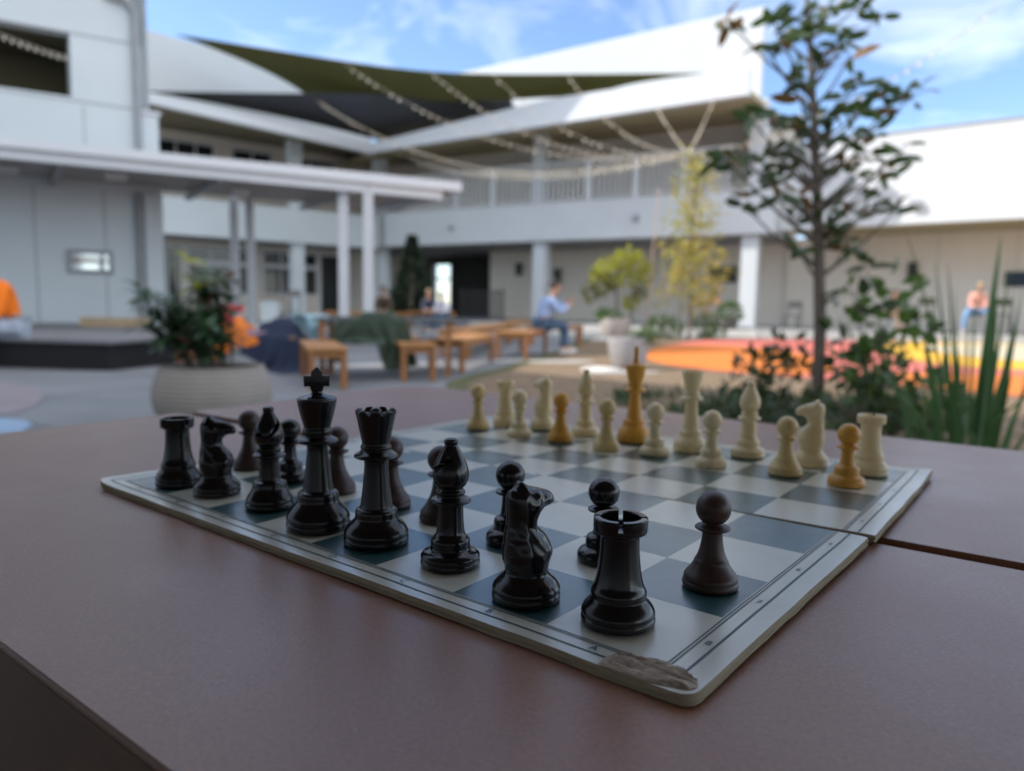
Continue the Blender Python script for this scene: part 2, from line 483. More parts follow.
for px in (296, 382):
    p = v2(hit(px, 150, Wl, ld))
    part('column', PALE, LW, (p - ld * .3, p + ld * .3, nl, 0.0, -0.45, 3.75, 8.3))
    p = v2(hit(px + 3, 270, Wl, ld))
    part('column', PALE, LW, (p - ld * .3, p + ld * .3, nl, -0.02, -0.45, 0.0, 3.54))
def window(parent, p0, p1, n, off, z0, z1, nm=1, frame=METALW, glass=GLASS):
    bm = bmesh.new()
    d = (v2(p1) - v2(p0)); Ln = d.length; d.normalize()
    seg(bm, p0, v2(p0) + d * .08, n, off + .05, off - .05, z0, z1); seg(bm, v2(p1) - d * .08, p1, n, off + .05, off - .05, z0, z1)
    seg(bm, v2(p0) + d * .08, v2(p1) - d * .08, n, off + .05, off - .05, z1 - .09, z1); seg(bm, v2(p0) + d * .08, v2(p1) - d * .08, n, off + .05, off - .05, z0, z0 + .09)
    for k in range(1, nm + 1):
        q = v2(p0) + d * (Ln * k / (nm + 1))
        seg(bm, q - d * .035, q + d * .035, n, off + .045, off - .045, z0 + .09, z1 - .09)
    w = obj('window', bm, frame, parent)
    bm = bmesh.new()
    seg(bm, v2(p0) + d * .04, v2(p1) - d * .04, n, off + .01, off - .03, z0 + .05, z1 - .05)
    obj('pane', bm, glass, w)
    return w
for a, b, nm in ((.2, 3.0, 1), (3.6, 5.6, 1), (6.4, 9.0, 2), (10.6, 14.2, 2)):
    window(LW, v2(Wl) + ld * a, v2(Wl) + ld * b, nl, -3.96, 7.15, 8.1, nm)
for a, b, z0, nm in ((-2.6, -.2, 0.05, 1), (0.3, 1.6, .05, 0), (1.7, 4.6, 1.15, 2), (4.9, 8.1, 1.15, 2), (8.3, 9.6, 0.05, 1), (9.8, 12.5, 1.15, 2), (12.6, 14.8, 0.05, 1)):
    window(LW, v2(Wl) + ld * a, v2(Wl) + ld * b, nl, -3.02, z0, 3.3, nm)
    if z0 > 1: window(LW, v2(Wl) + ld * (a + .02), v2(Wl) + ld * (b - .02), nl, -2.995, 2.45, 2.66, 0, METALW, METALW)

# ------------------------------------------------------------------ near left building
Ld = Vector((.835, .55, 0)); nL = (.55, -.835)
Lo = Vector((-10.15, 14.9, 0))
def lp(t): return Lo + Ld * t
LB = thing('corner_building', 'pale panelled building at the left with dark upper opening and small window', 'building')
bm = bmesh.new()
TOP = 10.3
seg(bm, lp(-7), lp(2.84), nL, 0, -.3, 4.76, 4.9)
seg(bm, lp(-7), lp(2.84), nL, 0, -.3, 6.13, TOP)
seg(bm, lp(1.42), lp(2.84), nL, 0, -.3, 4.9, 6.13)
seg(bm, lp(-7), lp(-3.2), nL, 0, -.3, 4.9, 6.13)
seg(bm, lp(-7), lp(3.0), nL, .02, -.3, 0, 4.76)
seg(bm, lp(2.84), lp(2.84) - v2(nL) * 9, tuple(Ld)[:2], 0, -.3, 4.76, TOP)
seg(bm, lp(3.0) - v2(nL) * .3, lp(3.0) - v2(nL) * 9, tuple(Ld)[:2], 0, -.3, 0, 4.76)
obj('wall', bm, PALE, LB)
bm = bmesh.new()
seg(bm, lp(-3.4), lp(1.9), nL, -2.6, -2.7, 4.7, 6.5); seg(bm, lp(-3.4), lp(1.9), nL, -.32, -2.6, 6.2, 6.3); seg(bm, lp(-3.4), lp(1.9), nL, -.32, -2.6, 4.75, 4.85); seg(bm, lp(1.8), lp(1.9), nL, -.32, -2.6, 4.85, 6.2)
obj('upper_opening', bm, mat('olive_interior', (0.13, 0.115, 0.07), 0.9), LB)
part('jamb', PALE, LB, (lp(1.43), lp(1.53), nL, -.3, -1.25, 4.86, 6.19))
for z in (4.82, 6.13, 7.35):
    part('panel_seam', SEAM, LB, (lp(-7), lp(2.52), nL, 0.012, -.01, z, z + .028))
for t_ in (-1.9, 1.6):
    part('panel_seam', SEAM, LB, (lp(t_), lp(t_ + .02), nL, 0.03, .015, 3.5, 4.75))
for t_ in (-3.0, -1.4, .66, 1.9):
    part('panel_seam', SEAM, LB, (lp(t_), lp(t_ + .022), nL, 0.032, 0.015, 0.3, 3.1))
part('coping', METALW, LB, (lp(2.5), lp(3.05), nL, .06, -.34, 4.765, 4.83))
bm = bmesh.new()
q = lp(2.6) + v2(nL) * .1
tube(bm, [q + Vector((-.45, -.3, 7.0)), q + Vector((-.12, -.08, 6.95)), q + Vector((0, 0, 6.75)), q + Vector((0, 0, 3.3))], .07, 10)
obj('downpipe', bm, GREYM, LB, 60)
bm = bmesh.new()
q = lp(2.56) + v2(nL) * .1
tube(bm, [q + Vector((0, 0, 3.1)), q + Vector((0, 0, 0))], .07, 10)
obj('downpipe', bm, GREYM, LB, 60)
part('pilaster', PALE, LB, (lp(2.66), lp(3.02), nL, .12, .025, 0, 3.1))
w = window(LB, lp(1.2), lp(2.03), nL, .03, 1.38, 1.86, 0, GREYM, mat('sky_reflecting_glass', (0.75, 0.82, 0.86), 0.05, metal=0.9))
part('mullion', GREYM, LB, (lp(1.8), lp(1.86), nL, .09, .045, 1.42, 1.82))

# canopy on posts in front of it
CN = thing('walkway_canopy', 'flat white walkway canopy on slim paired posts', 'canopy')
c0, c1 = v2((-14.2, 8.65)), v2((-1.35, 17.1))
part('roof_edge', METALW, CN, (c0, c1, nL, .12, -.1, (3.22, 3.36), (3.33, 3.56)), (c1 + Ld * .0, c1 + Ld * .12, nL, .12, -3.6, 3.36, 3.56))
part('lower_edge', METALW, CN, (c0, c1 - Ld * .3, nL, 0.0, -.16, (3.08, 3.16), (3.22, 3.36)), (c1 - Ld * .45, c1 - Ld * .3, nL, -.16, -3.5, 3.16, 3.36))
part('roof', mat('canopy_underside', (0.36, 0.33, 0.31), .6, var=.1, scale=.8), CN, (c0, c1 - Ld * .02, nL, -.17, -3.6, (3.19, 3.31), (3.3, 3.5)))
for t in (2.6, 5.2, 7.8, 10.4, 13):
    part('beam', GREYM, CN, (c0 + Ld * t, c0 + Ld * (t + .1), nL, -.2, -3.5, 3.1, 3.2))
for t, o_ in ((4.2, -1.2), (6.9, -1.4), (8.6, -1.0), (11.0, -1.6)):
    part('ceiling_fitting', METALW, CN, (c0 + Ld * t, c0 + Ld * (t + .35), nL, o_, o_ - .12, 3.08, 3.19))
for px, Y in ((344, 16.0), (368.5, 16.05), (236, 18.2), (251.5, 18.2)):
    p = v2(at(px, 300, Y))
    bm = bmesh.new(); w_ = .095 if Y < 17 else .085
    box(bm, p.x - w_, p.x + w_, p.y - w_, p.y + w_, 0, 3.3)
    bevel(bm, .01, 1)
    obj('post', bm, METALW, CN)

# unseen additions that shade the table: a roof overhead, wings left and behind
PR = thing('unseen_shade_roof', 'unseen flat roof added to shade the brown table', 'roof')
bm = bmesh.new(); box(bm, -6.5, 5.0, -6, 0.95, 2.45, 2.6); obj('roof_slab', bm, mat('warm_tinted_lining', (0.36, 0.22, 0.12), .7, var=.2, scale=2, stretch=(1, 9, 1)), PR)  # added blocker; lining tone chosen warm for its reflection in the tabletop
for x, y in ((-6.2, -5.7), (4.7, -5.7), (-6.2, -1.0), (4.7, -1.0)):
    bm = bmesh.new(); box(bm, x - .08, x + .08, y - .08, y + .08, 0, 2.45); obj('post', bm, METALW, PR)
SB = thing('unseen_shade_wing', 'unseen pale wing added beyond the left edge to shade the table', 'building')  # added out of frame so that its shadow covers the table
bm = bmesh.new(); prism(bm, [(-16.3, 10.9), (-11.5, 7.0), (-11.5, -16), (-19, -16), (-19, 9)], 0, 12.5); obj('wall', bm, PALE, SB)
bm = bmesh.new(); prism(bm, [(-16.3, 10.9), (-11.45, 7.0), (-11.45, -16), (-19, -16), (-19, 9)], 12.5, 12.6); obj('coping', bm, GREYM, SB)
BB = thing('unseen_rear_wing', 'unseen plain wing added behind the camera for shade', 'building')  # added out of view behind the camera, part of the table's shade
bm = bmesh.new(); box(bm, -11, 9, -9, -8, 0, 4.2); obj('wall', bm, WHITE2, BB)
bm = bmesh.new(); box(bm, -11, 9, -9.05, -7.95, 4.2, 4.28); obj('coping', bm, GREYM, BB)

# ------------------------------------------------------------------ shade sails
def sail(name, corners, sag, m, label, pull=.10, hem=0.0):
    a, b, c, d = [Vector(p) for p in corners]       # a-b near edge, d-c far edge
    bm = bmesh.new(); N = 16
    g = []
    for i in range(N + 1):
        row = []
        for j in range(N + 1):
            u, v = i / N, j / N
            # concave hems
            uu = u
            p = (a * (1 - u) + b * u) * (1 - v) + (d * (1 - u) + c * u) * v
            cen = (a + b + c + d) / 4
            edge = 4 * u * (1 - u) * (pull * (1 - v) ** 2 + .08 * v ** 3) + .10 * 4 * v * (1 - v) * abs(2 * u - 1) ** 3
            p = p + (cen - p) * edge
            p.z -= sag * 16 * u * (1 - u) * v * (1 - v) + hem * 4 * u * (1 - u) * (1 - v) ** 2
            row.append(bm.verts.new(p))
        g.append(row)
    fs = []
    for i in range(N):
        for j in range(N):
            fs.append(bm.faces.new((g[i][j], g[i + 1][j], g[i + 1][j + 1], g[i][j + 1])))
    bmesh.ops.recalc_face_normals(bm, faces=bm.faces)
    r = bmesh.ops.solidify(bm, geom=fs, thickness=0.02)
    o = obj(name, bm, m, None, 60)
    return tag(o, label, 'shade sail')
sail('shade_sail', (at(176, 34, 30.6), at(704, 73, 27.0), at(600, 96, 30.6), at(322, 107, 34.6)), 0.5, GRASSG, 'large olive green triangular shade sail stretched over the courtyard', .34, .35)
sail('shade_sail', (at(146, 91, 29.8), at(520, 92, 32.2), at(530, 113, 32.8), at(382, 141, 36.2)), 0.25, SAILG, 'charcoal grey shade sail below the green one, over the roof corner')

# ------------------------------------------------------------------ wooden furniture
WOOD = mat('orange_brown_timber', (0.36, 0.16, 0.05), 0.55, col2=(0.50, 0.25, 0.09), scale=6, stretch=(1, 12, 12), bump=0.1, bscale=30)
WOODD = mat('timber_leg', (0.30, 0.13, 0.045), 0.6, var=0.15, scale=5)
def bench(label, end, d, Ln, W=.40, Hh=.43, group='timber benches in the courtyard', legs=True):
    d = v2(d).normalized()
    rz = math.atan2(d.y, d.x)
    t = thing('wooden_bench', label, 'bench', (end[0], end[1], 0), rz, group)
    bm = bmesh.new(); n = 4; g = W / n
    for k in range(n):
        vb = bmesh.new(); box(vb, 0, Ln, -W / 2 + k * g + .004, -W / 2 + (k + 1) * g - .004, Hh - .035, Hh); bevel(vb, .004, 1)
        me = bpy.data.meshes.new('x'); vb.to_mesh(me); vb.free(); bm.from_mesh(me); bpy.data.meshes.remove(me)
    obj('seat', bm, WOOD, t)
    bm = bmesh.new()
    box(bm, .06, Ln - .06, -W / 2 + .03, -W / 2 + .055, Hh - .11, Hh - .036); box(bm, .06, Ln - .06, W / 2 - .055, W / 2 - .03, Hh - .11, Hh - .036)
    box(bm, .03, .055, -W / 2 + .06, W / 2 - .06, Hh - .11, Hh - .036); box(bm, Ln - .055, Ln - .03, -W / 2 + .06, W / 2 - .06, Hh - .11, Hh - .036)
    obj('seat_frame', bm, WOODD, t)
    for x in (.045, Ln - .045):
        for y in (-W / 2 + .045, W / 2 - .045):
            bm = bmesh.new(); box(bm, x - .033, x + .033, y - .033, y + .033, 0, Hh - .037); bevel(bm, .005, 1)
            obj('leg', bm, WOODD, t)
    return t
GB = 'timber benches in the courtyard'
bench('timber bench with its post leg below the draped green jacket', (-1.83, 7.45), (-.32, .95), 1.6)
bench('timber bench under the navy jacket and orange clothes', (-2.75, 9.75), (-1, .08), 1.6)
bench('timber bench with its end facing the camera right of the green jacket', (-1.05, 8.42), (-.25, .97), 2.2, .42)
bench('second timber bench right of the green jacket, seen end on', (-.86, 9.65), (.16, .99), 2.1, .5)
bench('timber bench the man in the blue shirt sits on', (-.02, 12.15), (.21, .98), 1.95, .55, .45)
bench('long timber bench behind the seated man\'s bench, running away to the back', (-.95, 12.3), (.13, .99), 4.6, .55, .45)
bench('farther long timber bench in line with the seated man', (-.2, 17.5), (.12, .99), 4.0, .4, .45)
bench('short timber bench right behind the man in the blue shirt', (.35, 16.6), (1, .2), 1.2, .4, .45)
bench('far timber bench behind the two canopy posts', (-6.3, 25.2), (1, .06), 2.9, .45, .55)
bench('far timber bench in front of the conifer', (-3.3, 23.4), (1, .06), 1.5, .5, .62)

GREYTOP = mat('grey_table_laminate', (0.10, 0.105, 0.11), 0.45, var=0.08, scale=20)
t = thing('courtyard_table', 'dark grey topped table behind the green jacket', 'table', (-1.55, 9.35, 0), R(4))
bm = bmesh.new(); box(bm, -.85, .85, -.4, .4, .665, .70); bevel(bm, .006, 2); obj('tabletop', bm, GREYTOP, t)
for x in (-.75, .75):
    for y in (-.33, .33):
        bm = bmesh.new(); box(bm, x - .03, x + .03, y - .03, y + .03, 0, .664); obj('leg', bm, WOODD, t)

# ------------------------------------------------------------------ clothes
import numpy as np
def drape(name, label, cat, m, w, h, center, rz, boxes, seed=1, crumple=1.0, steps=420, thick=.02, sleeves=True):
    """a garment settled over box-shaped supports (small mass-spring drop); boxes = (x0,x1,y0,y1,top) in the world"""
    rng = np.random.default_rng(seed)
    NX = 34; sp = w / NX; NY = max(8, int(h / sp))
    U, V_ = np.meshgrid(np.arange(NX + 1), np.arange(NY + 1), indexing='ij')
    u = U / NX - .5; v = V_ / NY - .5
    if sleeves: keep = (np.abs(u) < .30 + .05 * np.sin(v * 5 + seed)) | (v > .22)       # body and two sleeves
    else: keep = np.ones_like(u, bool)
    X = np.stack([u * w, v * h, np.zeros_like(u)], -1)
    c, s_ = math.cos(rz), math.sin(rz)
    P = np.stack([X[..., 0] * c - X[..., 1] * s_, X[..., 0] * s_ + X[..., 1] * c, X[..., 2]], -1) * np.array([crumple, crumple, 1])
    P += np.array(center) + rng.normal(0, .006, P.shape) + np.stack([0 * u, 0 * u, .03 * np.sin(u * 17 + seed) + .03 * np.sin(v * 15 + seed * 2) + (.05 * np.sin(u * 29 + v * 11) if crumple < 1 else 0)], -1)
    Q = P.copy()
    rest = []
    for di, dj in ((1, 0), (0, 1), (1, 1), (1, -1), (2, 0), (0, 2)):
        a = [(slice(max(0, -0), NX + 1 - di), slice(max(0, -dj), NY + 1 - max(0, dj))), (slice(di, NX + 1), slice(max(0, dj), NY + 1 + min(0, dj)))]
        L0 = math.hypot(di * w / NX, dj * h / NY)
        rest.append((a[0], a[1], L0, .5 if di + abs(dj) < 3 and not (di == 2 or dj == 2) else .12))
    for st_ in range(steps):
        P0 = P.copy(); vel = np.clip((P - Q) * .96, -.03, .03); Q = P.copy(); P = P + vel; P[..., 2] -= .0011
        for it in range(3):
            for a, b, L0, k in rest:
                d = P[b] - P[a]; ln = np.linalg.norm(d, axis=-1, keepdims=True) + 1e-9
                cr = d * (1 - L0 / ln) * k * .5
                P[a] += cr; P[b] -= cr
        for (x0, x1, y0, y1, top) in boxes:
            e = .012
            dx0 = P[..., 0] - (x0 - e); dx1 = (x1 + e) - P[..., 0]; dy0 = P[..., 1] - (y0 - e); dy1 = (y1 + e) - P[..., 1]; dz = top + e - P[..., 2]
            ins = (dx0 > 0) & (dx1 > 0) & (dy0 > 0) & (dy1 > 0) & (dz > 0)
            al = np.stack([dx0, dx1, dy0, dy1, dz], -1); k = al.argmin(-1)
            for q, (ax, sg) in enumerate(((0, -1), (0, 1), (1, -1), (1, 1), (2, 1))):
                mk = ins & (k == q); P[..., ax][mk] += sg * al[..., q][mk]
            Q[ins] = P[ins]; P[..., :2][ins] = P0[..., :2][ins] * .85 + P[..., :2][ins] * .15 if st_ > 25 else P[..., :2][ins]; Q[ins] = P[ins]
        low = P[..., 2] < .015
        P[..., 2][low] = .015; Q[low] = P[low]
    bm = bmesh.new(); g = {}
    for i_ in range(NX + 1):
        for j_ in range(NY + 1):
            g[i_, j_] = bm.verts.new(tuple(float(q) for q in (P[i_, j_] - np.array([center[0], center[1], 0]))))
    fs = [bm.faces.new((g[a, b], g[a + 1, b], g[a + 1, b + 1], g[a, b + 1])) for a in range(NX) for b in range(NY) if keep[a, b] and keep[a + 1, b] and keep[a, b + 1] and keep[a + 1, b + 1]]
    bmesh.ops.delete(bm, geom=[q for q in bm.verts if not q.link_faces], context='VERTS')
    bmesh.ops.smooth_vert(bm, verts=bm.verts, factor=.4, use_axis_x=True, use_axis_y=True, use_axis_z=True)
    bmesh.ops.recalc_face_normals(bm, faces=bm.faces)
    bm.normal_update(); top_f = list(bm.faces); low = {v: bm.verts.new(v.co - v.normal * thick) for v in list(bm.verts)}
    for e in [e for e in bm.edges if e.is_boundary]:
        a, b = e.verts; bm.faces.new((a, b, low[b], low[a]))
    for f in top_f: bm.faces.new([low[v] for v in reversed(f.verts)])
    o = obj(name, bm, m, None, 80, (center[0], center[1], 0))
    return tag(o, label, cat)
def cloth(n, c, v=.2): return mat(n, c, .9, var=v, scale=9, bump=.3, bscale=90)
TB = (-2.42, -.70, 8.93, 9.77, .70)
BN = (-4.45, -2.72, 9.56, 9.98, .43)
drape('draped_jacket', 'dark green jacket hanging over the end of a timber bench', 'jacket', cloth('green_cotton', (0.040, 0.062, 0.042)), 1.12, 1.02, (-1.66, 8.86, .88), R(40), [TB, (-1.8, -1.45, 8.95, 9.25, .76), (-2.0, -1.5, 7.3, 9.0, .43)], 3, .70, 420, .025, False)
drape('folded_blanket', 'mauve pink folded blanket under the navy jacket', 'blanket', cloth('mauve_cotton', (0.40, 0.28, 0.36)), .60, .40, (-3.25, 9.76, .60), R(8), [BN], 15, .95, 200, .05, False)
drape('draped_jacket', 'navy blue jacket hanging off the bench left of the green one', 'jacket', cloth('navy_nylon', (0.020, 0.030, 0.065)), 1.15, 1.0, (-2.86, 9.62, .80), R(-28), [BN, (-3.25, -2.78, 9.66, 9.9, .60), (-3.1, -2.85, 9.70, 9.86, .66)], 8, .72, 420, .025, False)
drape('folded_shirt', 'light blue shirt lying between the navy and the green jacket', 'shirt', cloth('pale_blue_cotton', (0.36, 0.56, 0.64)), .6, .62, (-2.62, 9.86, .86), R(35), [BN, (-2.95, -2.4, 9.65, 10.0, .70)], 11, .9, 300, .02)
drape('crumpled_jacket', 'bright orange crumpled jacket beside the potted plant', 'jacket', cloth('orange_nylon', (0.75, 0.20, 0.025)), .78, .66, (-3.60, 9.68, .74), R(20), [BN, (-3.84, -3.40, 9.56, 9.90, .56), (-3.72, -3.5, 9.64, 9.84, .66)], 21, .62, 220, .04, False)
drape('crumpled_shirt', 'red crumpled shirt on top of the orange jacket', 'shirt', cloth('red_cotton', (0.72, 0.06, 0.07)), .45, .42, (-3.66, 9.74, .90), R(10), [(-3.80, -3.52, 9.66, 9.88, .76)], 25, .6, 240, .04)

# ------------------------------------------------------------------ stage
st = thing('low_stage', 'low grey topped stage with black skirt at the left', 'stage', (0, 0, 0))
sp = [(-4.85, 9.05), (-4.35, 11.6), (-6.2, 15.2), (-9.2, 15.2), (-11.5, 13.6), (-12.5, 10.4)]
bm = bmesh.new(); prism(bm, sp, .33, .365); obj('stage_deck', bm, mat('grey_stage_carpet', (0.17, 0.17, 0.18), 0.8, var=0.12, scale=2), st)
bm = bmesh.new(); c_ = Vector((-7.9, 12.4)); prism(bm, [tuple(c_ + (Vector(p) - c_) * .985) for p in sp], 0, .329); obj('stage_skirt', bm, mat('black_skirt', (0.012, 0.011, 0.014), 0.9), st)
bm = bmesh.new(); a = at(78, 300, 13.6); box(bm, a.x, a.x + 1.22, a.y, a.y + .2, .366, .53); bevel(bm, .012, 2)
tag(obj('timber_beam', bm, mat('pale_timber', (0.42, 0.32, 0.20), 0.7, var=0.15, scale=5)), 'pale timber beam lying at the back of the stage', 'beam')

# ------------------------------------------------------------------ plants
def leaf(bm, p, d, upv, Ln, W, droop=.25, mi=0):
    d = d.normalized()
    s = d.cross(upv)
    if s.length < 1e-3: s = d.cross(Vector((1, 0, 0)))
    s.normalize(); n = s.cross(d)
    m1 = p + d * Ln * .35 + n * Ln * .05; m2 = p + d * Ln * .72 - n * Ln * droop * .35; e = p + d * Ln - n * Ln * droop
    v = [bm.verts.new(q) for q in (p, m1 - s * W * .45, m1 + s * W * .45, m2 - s * W * .4, m2 + s * W * .4, e)]
    for idx in ((0, 2, 1), (1, 2, 4, 3), (3, 4, 5)):
        f = bm.faces.new([v[i] for i in idx]); f.material_index = mi; f.smooth = True
def rdir(zmin=-1, zmax=1):
    while True:
        v = Vector((random.uniform(-1, 1), random.uniform(-1, 1), random.uniform(zmin, zmax)))
        if .1 < v.length < 1: return v.normalized()
def raw(name, bm, m, parent=None):
    me = bpy.data.meshes.new(name); bm.to_mesh(me); bm.free()
    for mm in (m if isinstance(m, (list, tuple)) else [m]): me.materials.append(mm)
    o = bpy.data.objects.new(name, me); COL.objects.link(o)
    if parent: o.parent = parent
    return o
LEAFD = mat('dark_leaf', (0.030, 0.055, 0.022), 0.4, var=0.4, scale=4, trans=.25)
LEAFM = mat('mid_leaf', (0.065, 0.12, 0.032), 0.45, var=0.35, scale=4, trans=.3)
LEAFY = mat('yellow_green_leaf', (0.27, 0.28, 0.06), 0.5, var=0.3, scale=3, trans=.4)
LEAFO = mat('olive_gold_leaf', (0.30, 0.26, 0.09), 0.55, col2=(0.44, 0.33, 0.17), scale=2, trans=.35)
LEAFB = mat('rusty_leaf_underside', (0.13, 0.065, 0.022), 0.6, var=0.3, scale=4, trans=.2)
LEAFG = mat('strap_leaf', (0.050, 0.110, 0.040), 0.38, var=0.3, scale=3, trans=.2)
BARK = mat('grey_brown_bark', (0.13, 0.105, 0.085), 0.9, var=0.25, scale=20, bump=0.4, bscale=60)
SOIL = mat('dark_soil', (0.05, 0.038, 0.028), 0.95, var=0.3, scale=20, bump=.5)
def potm(n, c): return mat(n, c, .8, var=.06, scale=6, bump=.1, bscale=60)
def pot(parent, prof, m, soil_z, soil_r, ribs=0):
    bm = bmesh.new()
    if ribs:
        pts = chaikin(prof, 2); out = []
        for (r, z), (r2, z2) in zip(pts, pts[1:]):
            k = 6
            for i in range(k):
                f = i / k; zz = z + (z2 - z) * f; rr = r + (r2 - r) * f
                out.append((rr + (ribs * math.sin(zz * 2 * math.pi / .032) if rr > .25 else 0), zz))
        out.append(pts[-1]); lathe(bm, out, 64, 0)
    else: lathe(bm, prof, 40, 2)
    obj('pot', bm, m, parent, 50)
    bm = bmesh.new(); lathe(bm, [(0, soil_z + .01), (soil_r * .6, soil_z + .015), (soil_r, soil_z)], 30, 1)
    obj('soil', bm, SOIL, parent, 60)

# big ribbed pot, whorled shrub
pp = gz(210, 428, 0); pp = Vector((-2.10, 5.25, 0))
t = thing('potted_shrub', 'leafy dark shrub in a wide ribbed taupe pot by the table\'s far corner', 'potted plant', pp)
pot(t, [(0, 0), (.30, 0), (.33, .02), (.385, .12), (.405, .22), (.385, .33), (.345, .415), (.345, .43), (.32, .43), (.315, .36), (0, .36)], potm('taupe_planter', (0.27, 0.245, 0.22)), .385, .315, .003)
bm = bmesh.new(); bl = bmesh.new()
for k in range(23):
    a = random.uniform(.5, 5.8); rr = random.uniform(.0, .14)
    base = Vector((rr * math.cos(a), rr * math.sin(a), .38)); lean_ = -.09
    ht = random.uniform(.28, .50) if k % 2 else random.uniform(.48, .74); sp_ = (.03 + .17 * random.random()) * (1.3 - ht)
    top = base + Vector((math.cos(a) * sp_ * 1.7 + lean_, math.sin(a) * sp_ * 1.3, ht))
    if k == 0: top = Vector((-.13, 0, 1.13))
    tube(bm, [base, base.lerp(top, .55) + Vector((0, 0, .03)), top], [.009, .007, .005], 6)
    for lv in range(6):
        c = base.lerp(top, .38 + .62 * lv / 5)
        for q in range(6):
            an = q * 2.4 + lv * .9
            d = Vector((math.cos(an), math.sin(an), random.uniform(-.15, .8)))
            leaf(bl, c, d, Vector((0, 0, 1)), random.uniform(.12, .21), random.uniform(.04, .058), random.uniform(.05, .4), 1 if (k == 0 and lv > 2) else (2 if random.random() < .012 else 0))
obj('stem', bm, BARK, t, 60); raw('foliage', bl, [mat('shrub_leaf', (0.036, 0.080, 0.038), 0.4, var=0.4, scale=9, trans=.2), LEAFY, mat('orange_leaf', (0.45, 0.15, 0.03), .5)], t)

def bush(name, label, cat, loc, blobs, m, n, ls, lw, stems=None, group=None, z0=0.0, gap=.35):
    """leafy plant: blobs = (x,y,z,rx,ry,rz) clumps of separate leaves round short stems"""
    t = thing(name, label, cat, loc, 0, group)
    bl = bmesh.new(); bs = bmesh.new()
    tot = sum(b[3] * b[4] + b[3] * b[5] for b in blobs)
    for b in blobs:
        c = Vector(b[:3]); k = int(n * (b[3] * b[4] + b[3] * b[5]) / tot)
        foot = Vector((c.x * .25, c.y * .25, z0))
        mid = foot.lerp(c, .6) + Vector((random.uniform(-.05, .05), random.uniform(-.05, .05), 0)) * b[3]
        rb = max(.006, min(.03, b[3] * .04))
        tube(bs, [foot, mid, c], [rb, rb * .75, rb * .4], 6)
        for tw in range(5):
            d = rdir(-.3, 1); e = c + Vector((d.x * b[3], d.y * b[4], d.z * b[5])) * .85
            tube(bs, [mid.lerp(c, .6), c.lerp(e, .5) + Vector((0, 0, .04)) * b[3], e], [rb * .4, rb * .3, rb * .15], 5)
        for q in range(k):
            d = rdir()
            rr = random.uniform(.35, 1) ** .6
            pnt = c + Vector((d.x * b[3], d.y * b[4], d.z * b[5])) * rr
            if noise.noise(pnt * (2.2 / max(.2, b[3])) + Vector((3, 7, 1))) < gap - .5: continue
            leaf(bl, pnt, (d + rdir() * .9 + Vector((0, 0, .2))), rdir(), ls * random.uniform(.6, 1.25), lw * random.uniform(.7, 1.2), random.uniform(0, .4), 0 if not isinstance(m, list) else random.randrange(len(m)))
    obj('stem', bs, BARK, t, 60); raw('foliage', bl, m, t)
    return t

# conifer by the dark passage
t = thing('conifer', 'dark conifer in front of the shaded passage', 'tree', (at(412, 300, 26).x, 26, .2))
bm = bmesh.new(); tube(bm, [(0, 0, 0), (0.03, 0, 1.2), (0, 0, 2.9)], [.07, .05, .01], 8); obj('trunk', bm, BARK, t, 60)
bl = bmesh.new()
for k in range(3000):
    z = .2 + 2.75 * random.random() ** 1.5; a = random.uniform(0, 2 * math.pi)
    rmax = .80 * (1 - (z / 3.05)) ** .9 * (1 + .3 * noise.noise((math.cos(a) * 1.5, math.sin(a) * 1.5, z * 2.5))) + .05
    rr = rmax * random.uniform(.45, 1)
    leaf(bl, Vector((rr * math.cos(a), rr * math.sin(a), z)), Vector((math.cos(a), math.sin(a), .5 + random.uniform(-.4, .4))), rdir(), .10 + .16 * (1 - z / 3.1), .085, .1)
raw('crown', bl, mat('conifer_needles', (0.018, 0.036, 0.018), .7, var=.4, scale=5), t)

# young potted tree with yellow crown
tp = Vector((at(616, 300, 21.2).x, 21.2, 0))
t = thing('potted_tree', 'small tree with yellow green crown in a pale round pot', 'potted tree', tp)
pot(t, [(0, 0), (.30, 0), (.34, .03), (.43, .3), (.43, .52), (.42, .54), (.38, .54), (.37, .46), (0, .46)], potm('pale_planter', (0.42, 0.38, 0.36)), .47, .37)
bm = bmesh.new(); tube(bm, [(0, 0, .45), (.04, 0, .9), (-.02, 0, 1.5), (.1, 0, 2.2)], [.035, .03, .025, .012], 8)
for a in range(9):
    e = Vector((random.uniform(-.75, .8), random.uniform(-.5, .5), random.uniform(1.5, 2.4))); tube(bm, [(0, 0, 1.2 + .05 * a), (e.x * .5, e.y * .5, 1.45 + .05 * a), e], [.014, .01, .005], 6)
tube(bm, [(.45, 0, .45), (.42, 0, 1.0), (.5, 0, 1.7)], [.03, .03, .01], 8)
obj('trunk', bm, BARK, t, 60)
bl = bmesh.new()
for c, rx, rz, n, mi in (((-.45, 0, 1.50), .38, .32, 120, 1), ((-.72, .1, 1.22), .24, .24, 70, 1), ((-.25, 0, 1.9), .36, .3, 130, 0), ((.12, 0, 2.12), .3, .26, 110, 0), ((.55, 0, 2.02), .34, .3, 120, 0), ((.82, .1, 1.72), .26, .3, 80, 0), ((.25, 0, 1.62), .34, .2, 70, 0), ((-.55, 0, 1.75), .22, .2, 50, 0), ((.35, -.1, 2.36), .2, .16, 40, 0), ((.7, 0, 1.3), .14, .22, 40, 1), ((.42, 0, .98), .16, .2, 70, 0), ((-.2, 0, .62), .34, .12, 110, 2)):
    for q in range(n):
        d = rdir(); p = Vector(c) + Vector((d.x * rx, d.y * rx, d.z * rz)) * random.uniform(.3, 1)
        leaf(bl, p, d + rdir() * .7, rdir(), random.uniform(.12, .2), random.uniform(.06, .09), .2, mi)
